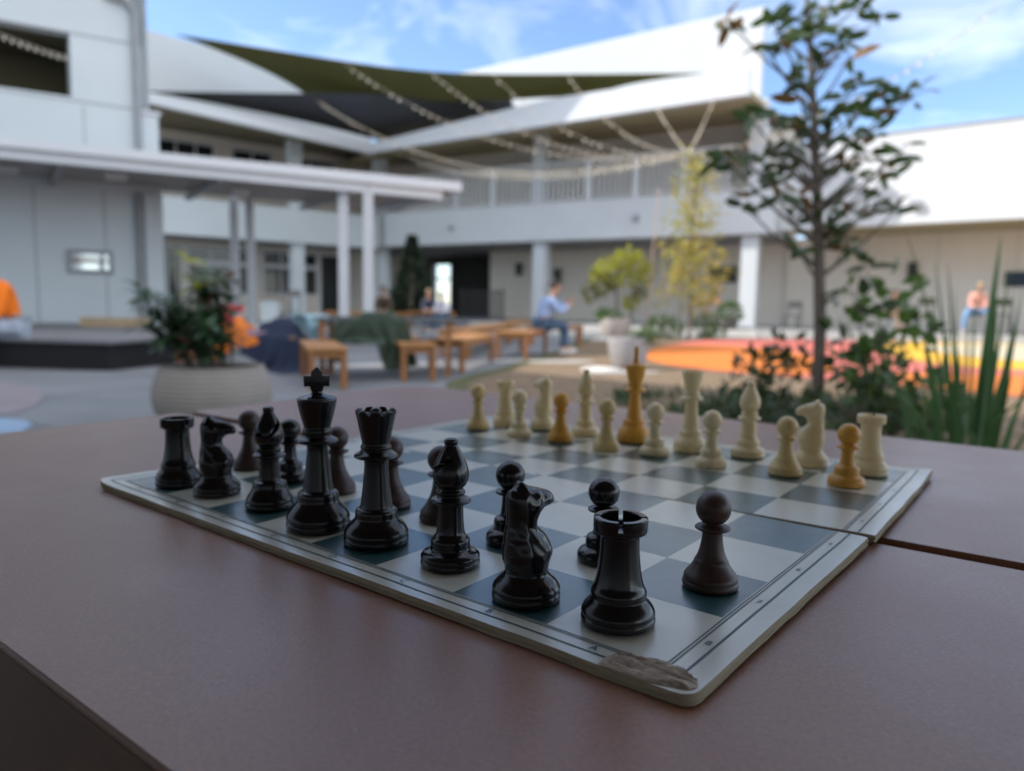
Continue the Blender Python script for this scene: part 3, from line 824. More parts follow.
raw('crown', bl, [LEAFY, mat('olive_leaf', (0.10, 0.10, 0.03), .5, var=.4, scale=4, trans=.25), LEAFM], t)

# grey tapered pot with small green plant
tp = Vector((at(630, 300, 10.8).x, 10.8, 0))
t = thing('potted_plant', 'green plant spilling out of a grey tapered pot in the mulch', 'potted plant', tp)
pot(t, [(0, 0), (.20, 0), (.22, .02), (.28, .22), (.30, .42), (.295, .44), (.265, .44), (.26, .39), (0, .39)], potm('grey_planter', (0.34, 0.33, 0.34)), .395, .26)
bl = bmesh.new(); bm = bmesh.new()
for q in range(260):
    a = random.uniform(0, 6.28); rr = random.uniform(0, .2)
    p = Vector((.20 + rr * math.cos(a), rr * math.sin(a), .36 + random.random() ** 1.3 * .2))
    leaf(bl, p, Vector((math.cos(a), math.sin(a), .4)), Vector((0, 0, 1)), .085, .045, .5)
for q in range(6): tube(bm, [(.15, 0, .39), (.2 + random.uniform(-.1, .1), random.uniform(-.1, .1), .52)], [.008, .004], 5)
obj('stem', bm, BARK, t, 60); raw('foliage', bl, LEAFM, t)

# tall slim staked tree
tp = Vector((at(690, 300, 20.5).x, 20.5, 0))
t = thing('staked_tree', 'tall slim olive gold tree tied to stakes, beside the potted yellow tree', 'tree', tp)
bm = bmesh.new(); tube(bm, [(0, 0, 0), (.03, 0, 1.2), (-.03, 0, 2.6), (.02, 0, 3.8), (0, 0, 4.75)], [.05, .045, .035, .02, .008], 8)
for k in range(34):
    z = .7 + k * .115; a = k * 2.4; Ln = .55 * (1 - (z / 5.6)) + .12
    tube(bm, [(0, 0, z), (math.cos(a) * Ln * .5, math.sin(a) * Ln * .5, z + .15), (math.cos(a) * Ln, math.sin(a) * Ln, z + .34)], [.013, .009, .004], 5)
obj('trunk', bm, BARK, t, 60)
bl = bmesh.new()
for k in range(34):
    z = .7 + k * .115; a = k * 2.4; Ln = (.80 * (1 - (z / 5.6)) + .16) * (.65 + .7 * abs(math.sin(k * 1.7)))
    for q in range(44 if k < 24 else 30):
        f = random.uniform(.25, 1.1); p = Vector((math.cos(a) * Ln * f, math.sin(a) * Ln * f, z + .34 * f)) + rdir() * .30
        leaf(bl, p, rdir(-.3, 1), rdir(), random.uniform(.10, .18), random.uniform(.055, .085), .2, 1 if random.random() < .62 else 0)
for c, rx, rz, n in (((-.35, -.1, 1.6), .22, .3, 70), ((.55, 0, 2.3), .25, .22, 60), ((.35, 0, 1.35), .3, .35, 110), ((-.3, 0, 2.3), .2, .3, 60)):
    for q in range(n):
        d = rdir(); p = Vector(c) + Vector((d.x * rx, d.y * rx, d.z * rz)); leaf(bl, p, d + rdir(), rdir(), .16, .075, .2, q % 2)
raw('crown', bl, [LEAFY, LEAFO], t)
bm = bmesh.new(); b0, b1 = at(652, 262, 21.0), at(659, 188, 21.0)
d_ = (b1 - b0); foot = b0 - d_ * (b0.z / d_.z); tube(bm, [foot, b1], .018, 8)
tag(obj('tree_stake', bm, mat('reddish_stake', (0.50, 0.36, 0.28), .7), None, 60), 'leaning pinkish timber stake left of the slim tree', 'stake')

bush('round_shrub', 'dark green shrub at the foot of the slim tree, left one', 'shrub', (at(664, 300, 20.8).x, 20.8, 0), [(0, 0, .35, .42, .35, .33), (-.3, 0, .25, .3, .3, .25), (.25, 0, .3, .3, .3, .28)], LEAFM, 700, .12, .05, group='shrubs along the kerb')
bush('round_shrub', 'dark green shrub at the foot of the slim tree, right one', 'shrub', (at(706, 300, 21).x, 21, 0), [(0, 0, .38, .4, .35, .38), (.3, 0, .25, .3, .3, .25)], LEAFM, 600, .12, .05, group='shrubs along the kerb')
tp = Vector((at(731, 300, 24.4).x, 24.4, .2))
t = thing('potted_plant', 'small leafy plant in a dark pot left of the white column', 'potted plant', tp)
pot(t, [(0, 0), (.2, 0), (.24, .05), (.28, .38), (.25, .38), (.24, .33), (0, .33)], potm('dark_planter', (0.10, 0.09, 0.09)), .34, .24)
bl = bmesh.new(); bm = bmesh.new()
for q in range(200):
    d = rdir(-.3, 1); p = Vector((0, 0, .5)) + Vector((d.x * .3, d.y * .3, d.z * .3)); leaf(bl, p, d, rdir(), .15, .06, .3)
for q in range(5): tube(bm, [(0, 0, .33), (random.uniform(-.15, .15), random.uniform(-.15, .15), .6)], [.01, .005], 5)
obj('stem', bm, BARK, t, 60); raw('foliage', bl, LEAFM, t)

# white bolster rock on the walkway edge and pale rocks round the pots
def rock(label, loc, sx, sy, sz, c=(0.62, 0.60, 0.57)):
    bm = bmesh.new(); bmesh.ops.create_icosphere(bm, subdivisions=3, radius=1)
    for v in bm.verts:
        k = 1 + .22 * noise.noise(v.co * 1.4 + Vector(loc)); v.co = Vector((v.co.x * sx * k, v.co.y * sy * k, max(-.3, v.co.z) * sz * k + sz * .3))
    tag(obj('rock', bm, mat('pale_stone', c, .85, var=.12, scale=6, bump=.3, bscale=20), None, 70, loc), label, 'rock', 'pale rocks in the bed')
rock('long pale rock lying right of the potted yellow tree', (at(643, 300, 21.3).x, 21.3, 0), .32, .2, .16)
rock('low pale rock left of the grey tapered pot', (at(603, 300, 10.2).x, 10.2, 0), .28, .2, .05)
rock('small pale rock at the foot of the pale round pot', (at(603, 300, 19).x, 19, 0), .3, .2, .07)

# ------------------------------------------------------------------ magnolia
D0 = 5.0
tr = [at(819, 300, D0)] ; tr[0].z = 0
tpx = [(818, 392), (820, 330), (819, 260), (817, 190), (814, 120), (811, 60), (807, 0), (805, -40)]
t = thing('young_magnolia', 'young dark leaved tree with sparse branches behind the white pieces', 'tree', (tr[0].x, D0, 0))
o_ = Vector((tr[0].x, D0, 0))
axis = [Vector((.01, 0, 0))] + [at(x, y, D0) - o_ for x, y in tpx]
bm = bmesh.new(); bl = bmesh.new()
tube(bm, axis, [.046, .043, .040, .036, .031, .025, .018, .013, .009], 10)
whorls = [(728, 22, 1), (772, 20, 0), (784, 42, 1), (766, 48, 0), (789, 70, 0), (815, 22, 0), (862, 4, 0), (881, 18, 0), (838, 50, 0), (851, 55, 1), (826, 62, 1), (808, 78, 0), (862, 82, 0), (879, 92, 0), (870, 105, 1), (914, 86, 1), (905, 94, 0), (845, 100, 0), (860, 110, 0), (800, 100, 1), (824, 112, 0), (790, 125, 0), (771, 122, 0), (850, 135, 0), (872, 135, 0), (885, 165, 0), (893, 172, 0), (868, 155, 0), (736, 150, 0), (746, 160, 0), (760, 172, 0), (771, 150, 0), (790, 150, 0), (801, 160, 0), (816, 140, 1), (840, 165, 1), (775, 195, 0), (757, 192, 0), (800, 195, 0), (846, 206, 0), (861, 212, 1), (882, 196, 0), (835, 225, 0), (850, 242, 0), (724, 158, 0), (742, 205, 0), (905, 150, 0), (915, 95, 0), (896, 210, 0), (800, 250, 0), (868, 262, 0), (752, 120, 0), (792, 180, 0), (812, 205, 0), (806, 128, 0), (855, 180, 0), (842, 30, 0), (800, 20, 0), (828, 8, 0)]
tl = [(a.z, a) for a in axis]
def on_axis(z):
    for (z0, a), (z1, b) in zip(tl, tl[1:]):
        if z0 <= z <= z1: return a.lerp(b, (z - z0) / (z1 - z0))
    return axis[-1]
for (x, y, br) in whorls:
    if 60 < y < 235 and random.random() < .16: continue
    c = at(x, y, D0 + random.uniform(-.35, .35)) - o_
    sx = abs(x - 818)
    b = on_axis(max(.9, c.z - .12 - sx * .0038))
    tube(bm, [b, b.lerp(c, .5) + Vector((0, 0, -.03)), c], [.011 + .00008 * sx, .008, .005], 6)
    n = random.randint(4, 7)
    for q in range(n):
        an = q * 2.4 + x
        d = Vector((math.cos(an), math.sin(an), random.uniform(-.35, .75)))
        leaf(bl, c + Vector((0, 0, random.uniform(-.05, .03))), d, Vector((0, 0, .6)) + rdir(), random.uniform(.12, .20), random.uniform(.052, .074), random.uniform(.05, .5), 1 if (br and random.random() < .5) or random.random() < .10 else 0)
    if random.random() < .5:
        for q in range(3):
            leaf(bl, b.lerp(c, random.uniform(.35, .95)), rdir(-.5, .6), rdir(), random.uniform(.10, .15), .058, .3, 0)
obj('trunk', bm, BARK, t, 60); raw('crown', bl, [mat('magnolia_leaf', (0.040, 0.070, 0.026), 0.38, var=0.5, scale=6, trans=.25, spec=.45), LEAFB], t)

bush('leafy_shrub', 'broad leaved mid green shrub against the young tree\'s trunk, right side', 'shrub', (at(868, 300, 4.9).x, 4.9, 0), [(-.05, 0, .92, .16, .15, .22), (.1, 0, .78, .18, .18, .2), (.16, 0, .98, .15, .12, .14), (0, 0, .6, .22, .2, .22), (.28, 0, .82, .14, .12, .16), (.2, .05, .5, .26, .2, .2), (-.16, .02, .72, .12, .12, .14)], [LEAFM, LEAFD, LEAFM], 250, .14, .08, gap=.5)
bush('leafy_shrub', 'dark leaved shrub at the left of the young tree\'s trunk', 'shrub', (at(768, 300, 5.2).x, 5.2, 0), [(0, 0, .42, .22, .2, .2), (.14, 0, .6, .15, .15, .12), (-.14, 0, .36, .14, .14, .12), (.2, 0, .42, .14, .12, .2), (.0, 0, .2, .2, .2, .15)], LEAFD, 520, .085, .045, gap=.45)
bush('leafy_shrub', 'low dark shrub behind the white rook, beside the strap leaved plant', 'shrub', (at(890, 300, 4.6).x, 4.6, 0), [(-.2, 0, .28, .3, .25, .2), (.15, 0, .32, .3, .25, .24), (.38, .1, .25, .25, .25, .2), (-.02, 0, .45, .2, .2, .15)], [LEAFD, LEAFD, LEAFM], 750, .10, .05, gap=.5)

# strap leaved clump
def strap(t, blades, m):
    bl = bmesh.new()
    for (b, tipv, w, bend) in blades:
        b = Vector(b); e = Vector(tipv); N = 10; prev = None
        dv = e - b; s = Vector((dv.y, -dv.x, 0))
        if s.length < .02: s = Vector((random.uniform(-1, 1), .3, 0))
        s.normalize()
        for i in range(N + 1):
            f = i / N
            p = b + dv * f + Vector((dv.x, dv.y, 0)) * (f * f - f) * bend + Vector((0, 0, 1)) * (f - f * f) * dv.length * .5 * bend
            ww = w * .92 * (1 - f ** 3) * (.7 + .6 * min(1, f * 3)) * .5 + .001
            n_ = Vector((-s.y, s.x, 0)) * ww * .35
            cur = [bl.verts.new(p - s * ww + n_), bl.verts.new(p), bl.verts.new(p + s * ww + n_)]
            if prev:
                for k in (0, 1):
                    fc = bl.faces.new((prev[k], prev[k + 1], cur[k + 1], cur[k])); fc.smooth = True
            prev = cur
    raw('blade', bl, m, t)
SD = 3.4
sb = Vector((at(975, 300, SD).x, SD, 0))
t = thing('strap_leaved_plant', 'clump of tall upright strap leaves at the right edge of the bed', 'plant', sb)
bl_ = []
for (bx, tx, ty, w, bend) in ((985, 1001, 236, .042, .1), (992, 997, 300, .036, .1), (972, 935, 262, .024, .25), (968, 905, 228, .016, .3), (978, 955, 290, .034, .2), (962, 900, 330, .026, .3), (990, 1018, 330, .024, .2), (1000, 1022, 290, .028, .2), (958, 880, 360, .030, .4), (950, 868, 300, .022, .35), (980, 968, 320, .028, .1), (985, 985, 340, .034, .1), (1005, 1030, 380, .03, .3), (965, 925, 390, .03, .4), (996, 1012, 372, .03, .2), (975, 946, 335, .026, .2), (988, 1006, 300, .018, .15), (955, 905, 405, .028, .5), (1010, 1040, 330, .026, .3), (970, 960, 350, .03, .1), (982, 975, 300, .014, .1), (945, 880, 395, .026, .5), (993, 990, 365, .034, .1), (975, 948, 262, .022, .2), (960, 915, 300, .022, .3), (985, 1010, 268, .024, .2), (1000, 1016, 318, .03, .2), (970, 925, 345, .024, .35), (948, 862, 330, .018, .4), (940, 890, 370, .024, .4)):
    y = SD + random.uniform(-.12, .25)
    b = at(bx + random.uniform(-8, 8), 300, y) - sb; b.z = 0; b.x += 0
    e = at(tx, ty, y + random.uniform(-.1, .1)) - sb
    bl_.append((b, e, w, bend))
for k in range(8):
    a = random.uniform(0, 6.28); bl_.append(((random.uniform(-.12, .12), random.uniform(-.1, .2), 0), (math.cos(a) * .4, math.sin(a) * .35, random.uniform(.45, .8)), .03, .4))
strap(t, bl_, LEAFG)

# low ground cover behind the table
t0 = bmesh.new()
for k in range(3600):
    x = random.uniform(.9, 4.2); y = random.uniform(4.9, 7.0)
    if noise.noise((x * 1.3, y * 1.3, 5)) < -.12: continue
    leaf(t0, Vector((x, y, random.uniform(.01, .06))), Vector((random.uniform(-1, 1), random.uniform(-1, 1), random.uniform(.4, 1.6))), rdir(), random.uniform(.08, .16), .02, .3)
o = raw('ground_cover', t0, [mat('ground_cover_leaf', (0.035, 0.065, 0.02), .7, var=.4, scale=2)]); tag(o, 'low green ground cover behind the table', 'ground cover', None, 'stuff')

# ------------------------------------------------------------------ people
def skin_mesh(name, verts, edges, rad, m, parent, root=0, sub=2, extra=None):
    me = bpy.data.meshes.new(name + '_cage')
    me.from_pydata([tuple(v) for v in verts], edges, [])
    o = bpy.data.objects.new(name + '_cage', me); COL.objects.link(o)
    md = o.modifiers.new('s', 'SKIN'); md.use_smooth_shade = True; md.branch_smoothing = .3
    sd = o.modifiers.new('u', 'SUBSURF'); sd.levels = sub; sd.render_levels = sub
    for i, r in enumerate(rad):
        q = r if isinstance(r, tuple) else (r, r)
        me.skin_vertices[0].data[i].radius = q
    me.skin_vertices[0].data[root].use_root = True
    dg = bpy.context.evaluated_depsgraph_get(); dg.update()
    me2 = bpy.data.meshes.new_from_object(o.evaluated_get(dg))
    bpy.data.objects.remove(o); bpy.data.meshes.remove(me)
    if extra:
        bm = bmesh.new(); bm.from_mesh(me2); extra(bm); bm.to_mesh(me2); bm.free()
    me2.name = name; me2.materials.clear(); me2.materials.append(m)
    for p in me2.polygons: p.use_smooth = True
    r = bpy.data.objects.new(name, me2); COL.objects.link(r); r.parent = parent
    return r
SKIN = mat('skin', (0.50, 0.29, 0.20), .55, var=.06, scale=12)
EYE = mat('dark_eye', (0.03, 0.02, 0.015), .2)
LIP = mat('lip', (0.36, 0.14, 0.11), .5)
def person(label, loc, rz, hs, shirt, trousers, shoes, hair, hands, lean=.12, feet=None, headdir=(0, 1, -.15), group=None, s=1.0, hat=None, knees=None):
    t = thing('person', label, 'person', loc, rz, group); t.scale = (s, s, s)
    V = Vector
    pel = V((0, 0, hs + .10)); wai = V((0, lean * .25, hs + .26)); che = V((0, lean * .75, hs + .42)); nk = V((0, lean * 1.15, hs + .58)); nk2 = V((0, lean * 1.35, hs + .64))
    hd = V(headdir).normalized()
    hc = nk2 + V((0, .03, .09)); ht = hc + V((0, 0, .09))
    verts = [pel, wai, che, nk, nk2, hc + V((0, 0, -.03)), hc + V((0, 0, .04)), ht]
    edges = [(i, i + 1) for i in range(7)]
    rad = [(.15, .12), (.145, .11), (.17, .12), (.065, .065), (.055, .055), (.068, .078), (.078, .092), (.05, .055)]
    arms = []
    for sx in (-1, 1):
        sh = che + V((sx * .17, 0, .09)); hand = V(hands[0 if sx < 0 else 1])
        d = hand - sh; L2 = .28 + .26
        mid = (sh + hand) / 2; off = math.sqrt(max(0, .28 ** 2 - (d.length / 2) ** 2)) if d.length < L2 else 0
        el = mid + V((sx * .45, -.3, -.85)).normalized() * off
        pd = (hand - el).normalized()
        i = len(verts); verts += [sh, el, hand, hand + pd * .085]; edges += [(2, i), (i, i + 1), (i + 1, i + 2), (i + 2, i + 3)]
        rad += [.058, .045, .030, (.040, .018)]
        arms.append((sh, el, hand, pd, sx))
    legs = []
    for k, sx in enumerate((-1, 1)):
        hip = pel + V((sx * .09, .03, -.03)); kn = V(knees[k]) if knees else V((sx * .14, .46, hs + .06)); an = V(feet[k]) if feet else V((sx * .14, .48, .09)); toe = an + V((sx * .02, .19, -.055))
        i = len(verts); verts += [hip, kn, an, toe]; edges += [(0, i), (i, i + 1), (i + 1, i + 2), (i + 2, i + 3)]
        rad += [.085, .062, .042, .035]
        legs.append((hip, kn, an, toe))
    def extra(bm):
        for sh, el, hand, pd, sx in arms:
            side = pd.cross(V((0, 0, 1)));  side = side.normalized() if side.length > .05 else V((1, 0, 0)); nn = side.cross(pd)
            for f, (o, l) in enumerate(((-.028, .062), (-.009, .074), (.010, .070), (.028, .055))):
                b = hand + pd * .075 + side * o
                tube(bm, [b, b + pd * (.02 + l * .45), b + pd * (.02 + l * .8) - nn * l * .22, b + pd * (.02 + l) - nn * l * .48], [.0095, .009, .0085, .006], 6)
            b = hand + pd * .03 - side * .03
            tube(bm, [b, b - side * .025 + pd * .03 - nn * .012, b - side * .028 + pd * .06 - nn * .025], [.011, .010, .007], 6)
        f = hd; sd_ = f.cross(V((0, 0, 1))).normalized(); u_ = sd_.cross(f)
        tube(bm, [hc + f * .075 + u_ * .025, hc + f * .108 - u_ * .012, hc + f * .085 - u_ * .02], [.010, .015, .012], 6)
        for s_ in (-1, 1): sphere(bm, hc + sd_ * s_ * .083 + u_ * .0, .026, .5, 1, 1.2, 8, 6)
    body = skin_mesh('body', verts, edges, rad, SKIN, t, 0, 2, extra)
    f = hd; sd_ = f.cross(V((0, 0, 1))).normalized(); u_ = sd_.cross(f)
    bm = bmesh.new()
    for s_ in (-1, 1): sphere(bm, hc + f * .082 + sd_ * s_ * .032 + u_ * .028, .011, 1, 1, .8, 8, 6)
    obj('eyes', bm, EYE, t, 60)
    bm = bmesh.new(); sphere(bm, hc + f * .083 - u_ * .05, .022, 1, .5, .35, 8, 6); obj('mouth', bm, LIP, t, 60)
    bm = bmesh.new(); sphere(bm, hc + V((0, 0, .035)) - f * .012, .108, .88, 1.0, 1.0, 18, 12)
    dl = [v for v in bm.verts if ((v.co - hc).dot(f) > .035 and (v.co - hc).dot(u_) < .075) or (v.co - hc).dot(u_) < -.03]
    bmesh.ops.delete(bm, geom=dl, context='VERTS')
    for v in bm.verts: v.co += rdir() * .004
    bmesh.ops.solidify(bm, geom=list(bm.faces), thickness=.012)
    obj('hat' if hat else 'hair', bm, hair, t, 80)
    # shirt with sleeves, trousers, shoes
    sv = [pel + V((0, 0, .01)), wai, che, che.lerp(nk, .8)]; se = [(0, 1), (1, 2), (2, 3)]; sr = [(.172, .142), (.168, .135), (.192, .142), (.085, .085)]
    for sh, el, hand, pd, sx in arms:
        i = len(sv); sv += [sh, el, el.lerp(hand, .92)]; se += [(2, i), (i, i + 1), (i + 1, i + 2)]; sr += [.078, .063, .046]
    skin_mesh('shirt', sv, se, sr, shirt, t, 0, 2)
    tv = [pel]; te = []; tr_ = [(.158, .128)]
    for hip, kn, an, toe in legs:
        i = len(tv); tv += [hip, kn, an + V((0, 0, .02))]; te += [(0, i), (i, i + 1), (i + 1, i + 2)]; tr_ += [.10, .078, .062]
    skin_mesh('trousers', tv, te, tr_, trousers, t, 0, 2)
    for hip, kn, an, toe in legs:
        skin_mesh('shoe', [an + V((0, -.05, -.045)), an + V((0, .06, -.045)), toe + V((0, .03, 0))], [(0, 1), (1, 2)], [(.045, .05), (.048, .05), (.042, .035)], shoes, t, 0, 2)
    return t
DENIM = cloth('blue_denim', (0.06, 0.11, 0.19)); DENIML = cloth('pale_denim', (0.20, 0.36, 0.58))
HAIRD = mat('dark_hair', (0.02, 0.015, 0.012), .6); HAIRB = mat('brown_hair', (0.10, 0.055, 0.03), .6); HAIRL = mat('sandy_hair', (0.40, 0.30, 0.18), .6)
WSHOE = mat('white_shoe', (0.7, 0.7, 0.7), .6); DSHOE = mat('dark_shoe', (0.03, 0.03, 0.03), .5)
p1 = (at(541, 300, 14.0).x, 13.75, 0)
person('man in light blue shirt and jeans sitting on a bench, hand raised to his face', p1, R(-72), .45, cloth('light_blue_shirt', (0.33, 0.46, 0.72), .08), DENIM, WSHOE, HAIRD,
       ((-.05, .50, .93), (.10, .48, .86)), lean=.17, knees=((-.12, .45, .50), (.13, .44, .50)), feet=((-.14, .55, .09), (.12, .36, .09)), headdir=(0, 1, -.25), s=1.03)
p2 = (at(976, 300, 24.0).x, 24.0, .2)
person('person in pink top and pale jeans leaning forward on a stool, hands between knees', p2, R(160), .62, cloth('pink_top', (0.78, 0.42, 0.34), .1), DENIML, WSHOE, HAIRL,
       ((-.06, .46, .78), (.06, .46, .78)), lean=.32, knees=((-.30, .42, .64), (.30, .42, .64)), feet=((-.42, .40, .09), (.36, .38, .09)), headdir=(0, 1, -.6), s=1.08)
p3 = (at(891, 300, 24.6).x, 24.6, .2)
person('person in black sitting by the far wall, half hidden by the shrub', p3, R(200), .50, cloth('black_top', (0.02, 0.02, 0.025)), cloth('tan_trousers', (0.34, 0.22, 0.16)), DSHOE, HAIRD,
       ((-.1, .42, .72), (.1, .42, .72)), lean=.1)
p4 = (at(13, 300, 9.5).x - .06, 9.55, 0)
person('person in a bright orange jacket sitting on the stage edge at the left border', p4, R(150), .37, cloth('bright_orange_jacket', (0.95, 0.21, 0.01), .06), cloth('pale_trousers', (0.42, 0.48, 0.56)), DSHOE, HAIRB,
       ((-.14, .44, .52), (.14, .44, .50)), lean=.2, s=1.15)
p5 = (at(385, 300, 21.5).x, 21.5, 0)
person('person in khaki and brown clothes sitting left of the conifer', p5, R(175), .48, cloth('khaki_coat', (0.10, 0.07, 0.05)), cloth('olive_trousers', (0.05, 0.05, 0.03)), DSHOE, HAIRD, ((-.1, .42, .66), (.1, .42, .66)), lean=.12)
p6 = (at(429, 300, 24.2).x, 24.2, 0)
person('person in a dark blue top sitting behind the far bench under the conifer', p6, R(185), .5, cloth('dark_blue_top', (0.05, 0.06, 0.10)), DENIM, DSHOE, HAIRL, ((-.1, .42, .7), (.1, .42, .7)), lean=.1, s=.97)
p7 = (at(443, 300, 22.9).x, 22.9, 0)
person('child in a white shirt sitting at the far bench right of the conifer', p7, R(150), .52, cloth('white_shirt', (0.72, 0.70, 0.76), .05), DENIM, WSHOE, HAIRD, ((-.1, .4, .72), (.1, .4, .72)), lean=.08, s=.88)

# ------------------------------------------------------------------ chairs, screens and lamps on the far walls
def chair(label, loc, rz, fabric, seat_h=.46, back=.9):
    t = thing('wall_chair', label, 'chair', loc, rz, 'chairs along the far wall')
    bm = bmesh.new(); box(bm, -.24, .24, -.22, .22, seat_h - .04, seat_h); bevel(bm, .01, 1); obj('seat', bm, fabric, t)
    bm = bmesh.new(); box(bm, -.25, .25, -.25, -.225, back - .22, back); bevel(bm, .008, 1); obj('backrest', bm, fabric, t)
    for x in (-.22, .22):
        bm = bmesh.new(); tube(bm, [(x, .2, 0), (x, .19, seat_h - .041)], .024, 6); obj('leg', bm, BLACKM, t, 60)
        bm = bmesh.new(); tube(bm, [(x, -.2, 0), (x, -.21, seat_h), (x, -.262, back - .02)], .024, 6); obj('leg', bm, BLACKM, t, 60)
    return t
OLV = mat('olive_fabric', (0.04, 0.05, 0.025), .8, var=.1); BRN = mat('brown_board', (0.30, 0.17, 0.09), .7, var=.1); DGR = mat('grey_fabric', (0.06, 0.06, 0.065), .8)
rw = R(142)
for px, Y, lab, m, hh in ((926, 24.4, 'olive chair by the far wall between the two sitting people', OLV, 1.12), (1003, 23.4, 'olive chair at the far wall right of the person in pink', OLV, 1.12), (793, 26.2, 'grey chair by the far wall just right of the white column', DGR, .95), (712, 27.6, 'chair with brown backrest left of the dark wall screen\'s column', BRN, 1.02), (1040, 23.0, 'olive chair at the far wall beyond the right border', OLV, 1.1)):
    chair(lab, (at(px, 300, Y).x, Y, .2), rw, m, .48 if hh < 1 else .62, hh)
t = thing('stool', 'plain stool under the person in pink', 'stool', (p2[0], p2[1], .2), R(160))
bm = bmesh.new(); box(bm, -.2, .2, -.2, .2, .56, .60); obj('seat', bm, DGR, t)
for x in (-.17, .17):
    for y in (-.17, .17):
        bm = bmesh.new(); tube(bm, [(x, y, 0), (x * .9, y * .9, .559)], .015, 6); obj('leg', bm, GREYM, t, 60)
for lab, loc, rz, hh in (('plain low stool under the person in black', p3, R(200), .47), ('plain low stool under the khaki dressed person', p5, R(175), .45), ('plain low stool under the person in dark blue', p6, R(185), .45), ('plain low stool under the child in white', p7, R(150), .42)):
    c = dup(t, loc, rz, lab, (1, 1, hh / .6))

def wallbox(name, label, cat, p, n, w, z0, z1, m, frame=None, dpt=.07):
    t = thing(name, label, cat, (0, 0, 0))
    d = Vector((-n[1], n[0], 0)); d = -d
    bm = bmesh.new(); seg(bm, v2(p) - d * w / 2, v2(p) + d * w / 2, n, dpt, .0, z0, z1); obj('housing', bm, frame or BLACKM, t)
    bm = bmesh.new(); seg(bm, v2(p) - d * (w / 2 - .04), v2(p) + d * (w / 2 - .04), n, dpt + .008, dpt - .01, z0 + .04, z1 - .04); obj('front_panel', bm, m, t)
    return t
SCR = mat('dark_screen', (0.02, 0.03, 0.045), .12)
def rwp(px, off):              # plan point on the recessed walls behind the covered walk
    if px > 765:
        k = (px - 765) / 259; p = v2(Wr) + rd * (7.9 * k / (k + (1 - k) * 22.5 / 27.5) * 1.0) ; n = v2(nr)
    else: p = v2(bpx(px)); n = v2(nb)
    q = p + n * off
    # slide along the wall until the point lies on the wanted image column
    dd = rd if px > 765 else bd
    tx = (px - 512) / FPX
    s = (tx * q.y - q.x) / (dd.x - tx * dd.y)
    return q + dd * s
wallbox('wall_screen', 'dark wall screen left of the white column', 'screen', rwp(719, -3.49), nb, 1.15, 1.95, 2.6, SCR)
wallbox('wall_screen', 'dark wall screen at the right border behind the strap leaves', 'screen', rwp(1022, -3.19), nr, 1.35, 1.75, 2.25, SCR)
wallbox('wall_speaker', 'black wall speaker above the sitting person in black', 'speaker', rwp(907, -3.19), nr, .28, 2.1, 2.62, BLACKM, None, .2)
wallbox('wall_speaker', 'black wall speaker right of the middle white column', 'speaker', rwp(556, -3.49), nb, .3, 1.9, 2.6, BLACKM, None, .2)
wallbox('wall_speaker', 'black wall speaker left of the middle white column', 'speaker', rwp(518, -3.49), nb, .3, 2.3, 2.9, BLACKM, None, .2)
wallbox('flood_light', 'small grey flood light high on the sunlit wall', 'lamp', rwp(905, 0.0), nr, .3, 4.15, 4.4, GREYM, GREYM, .18)
wallbox('flood_light', 'small grey flood light on the balcony parapet', 'lamp', rwp(631, 0.45), nb, .22, 4.2, 4.42, GREYM, GREYM, .12)
wallbox('flood_light', 'small grey flood light on the parapet above the conifer', 'lamp', rwp(450, 0.45), nb, .22, 4.15, 4.37, GREYM, GREYM, .12)
# black fence in the passage
t = thing('black_fence', 'black metal fence closing the dark passage', 'fence')
f0, f1 = v2(bpx(447)), v2(bpx(490))
bm = bmesh.new()
seg(bm, f0, f1, nb, -1.0, -1.04, 1.45, 1.5); seg(bm, f0, f1, nb, -1.0, -1.04, .3, .35)
n = int((f1 - f0).length / .09); fd = (f1 - f0).normalized()
for k in range(n): seg(bm, f0 + fd * k * .09, f0 + fd * (k * .09 + .03), nb, -1.01, -1.03, .36, 1.449)
obj('fence_bars', bm, BLACKM, t)
for p in (f0, f1 - fd * .06): part('post', BLACKM, t, (p, p + fd * .06, nb, -.99, -1.05, .2, 1.6))
# white cabinet and bikes stand-in frames in front of the shaded wing
cb = at(271, 300, 26); t = thing('cabinet', 'white cabinet in front of the shaded wing\'s windows', 'cabinet', (cb.x, 26, 0))
bm = bmesh.new(); box(bm, -.28, .28, -.25, .25, 0, .92); bevel(bm, .01, 1); obj('cabinet_body', bm, PALE, t)
bm = bmesh.new(); box(bm, -.34, .34, -.3, .3, .921, .96); obj('cabinet_top', bm, BRN, t)
chair('grey metal chair right of the white cabinet', (at(290, 300, 26).x, 26, 0), R(150), DGR, .5, 1.25)

# ------------------------------------------------------------------ string lights
WIRE = mat('light_cable', (0.42, 0.36, 0.27), .7); BULB = mat('clear_bulb', (0.85, 0.80, 0.68), .25, spec=.7)
pt = at(688, 153, 20.8)
t = thing('light_pole', 'thin pole carrying the string lights inside the slim tree', 'pole', (pt.x, pt.y + .1, 0))
bm = bmesh.new(); tube(bm, [(0, 0, 0), (0, 0, pt.z + .05)], [.03, .022], 8); obj('pole', bm, GREYM, t, 60)
bm = bmesh.new(); sphere(bm, (0, 0, pt.z + .08), .04); obj('pole_cap', bm, GREYM, t, 60)
bme = bmesh.new(); lathe(bme, [(0, .05), (.012, .05), (.014, .02), (.03, -.01), (.034, -.035), (.02, -.06), (0, -.066)], 8, 1)
bulb_me = bpy.data.meshes.new('bulb'); bme.to_mesh(bulb_me); bme.free(); bulb_me.materials.append(BULB)
for p in bulb_me.polygons: p.use_smooth = True
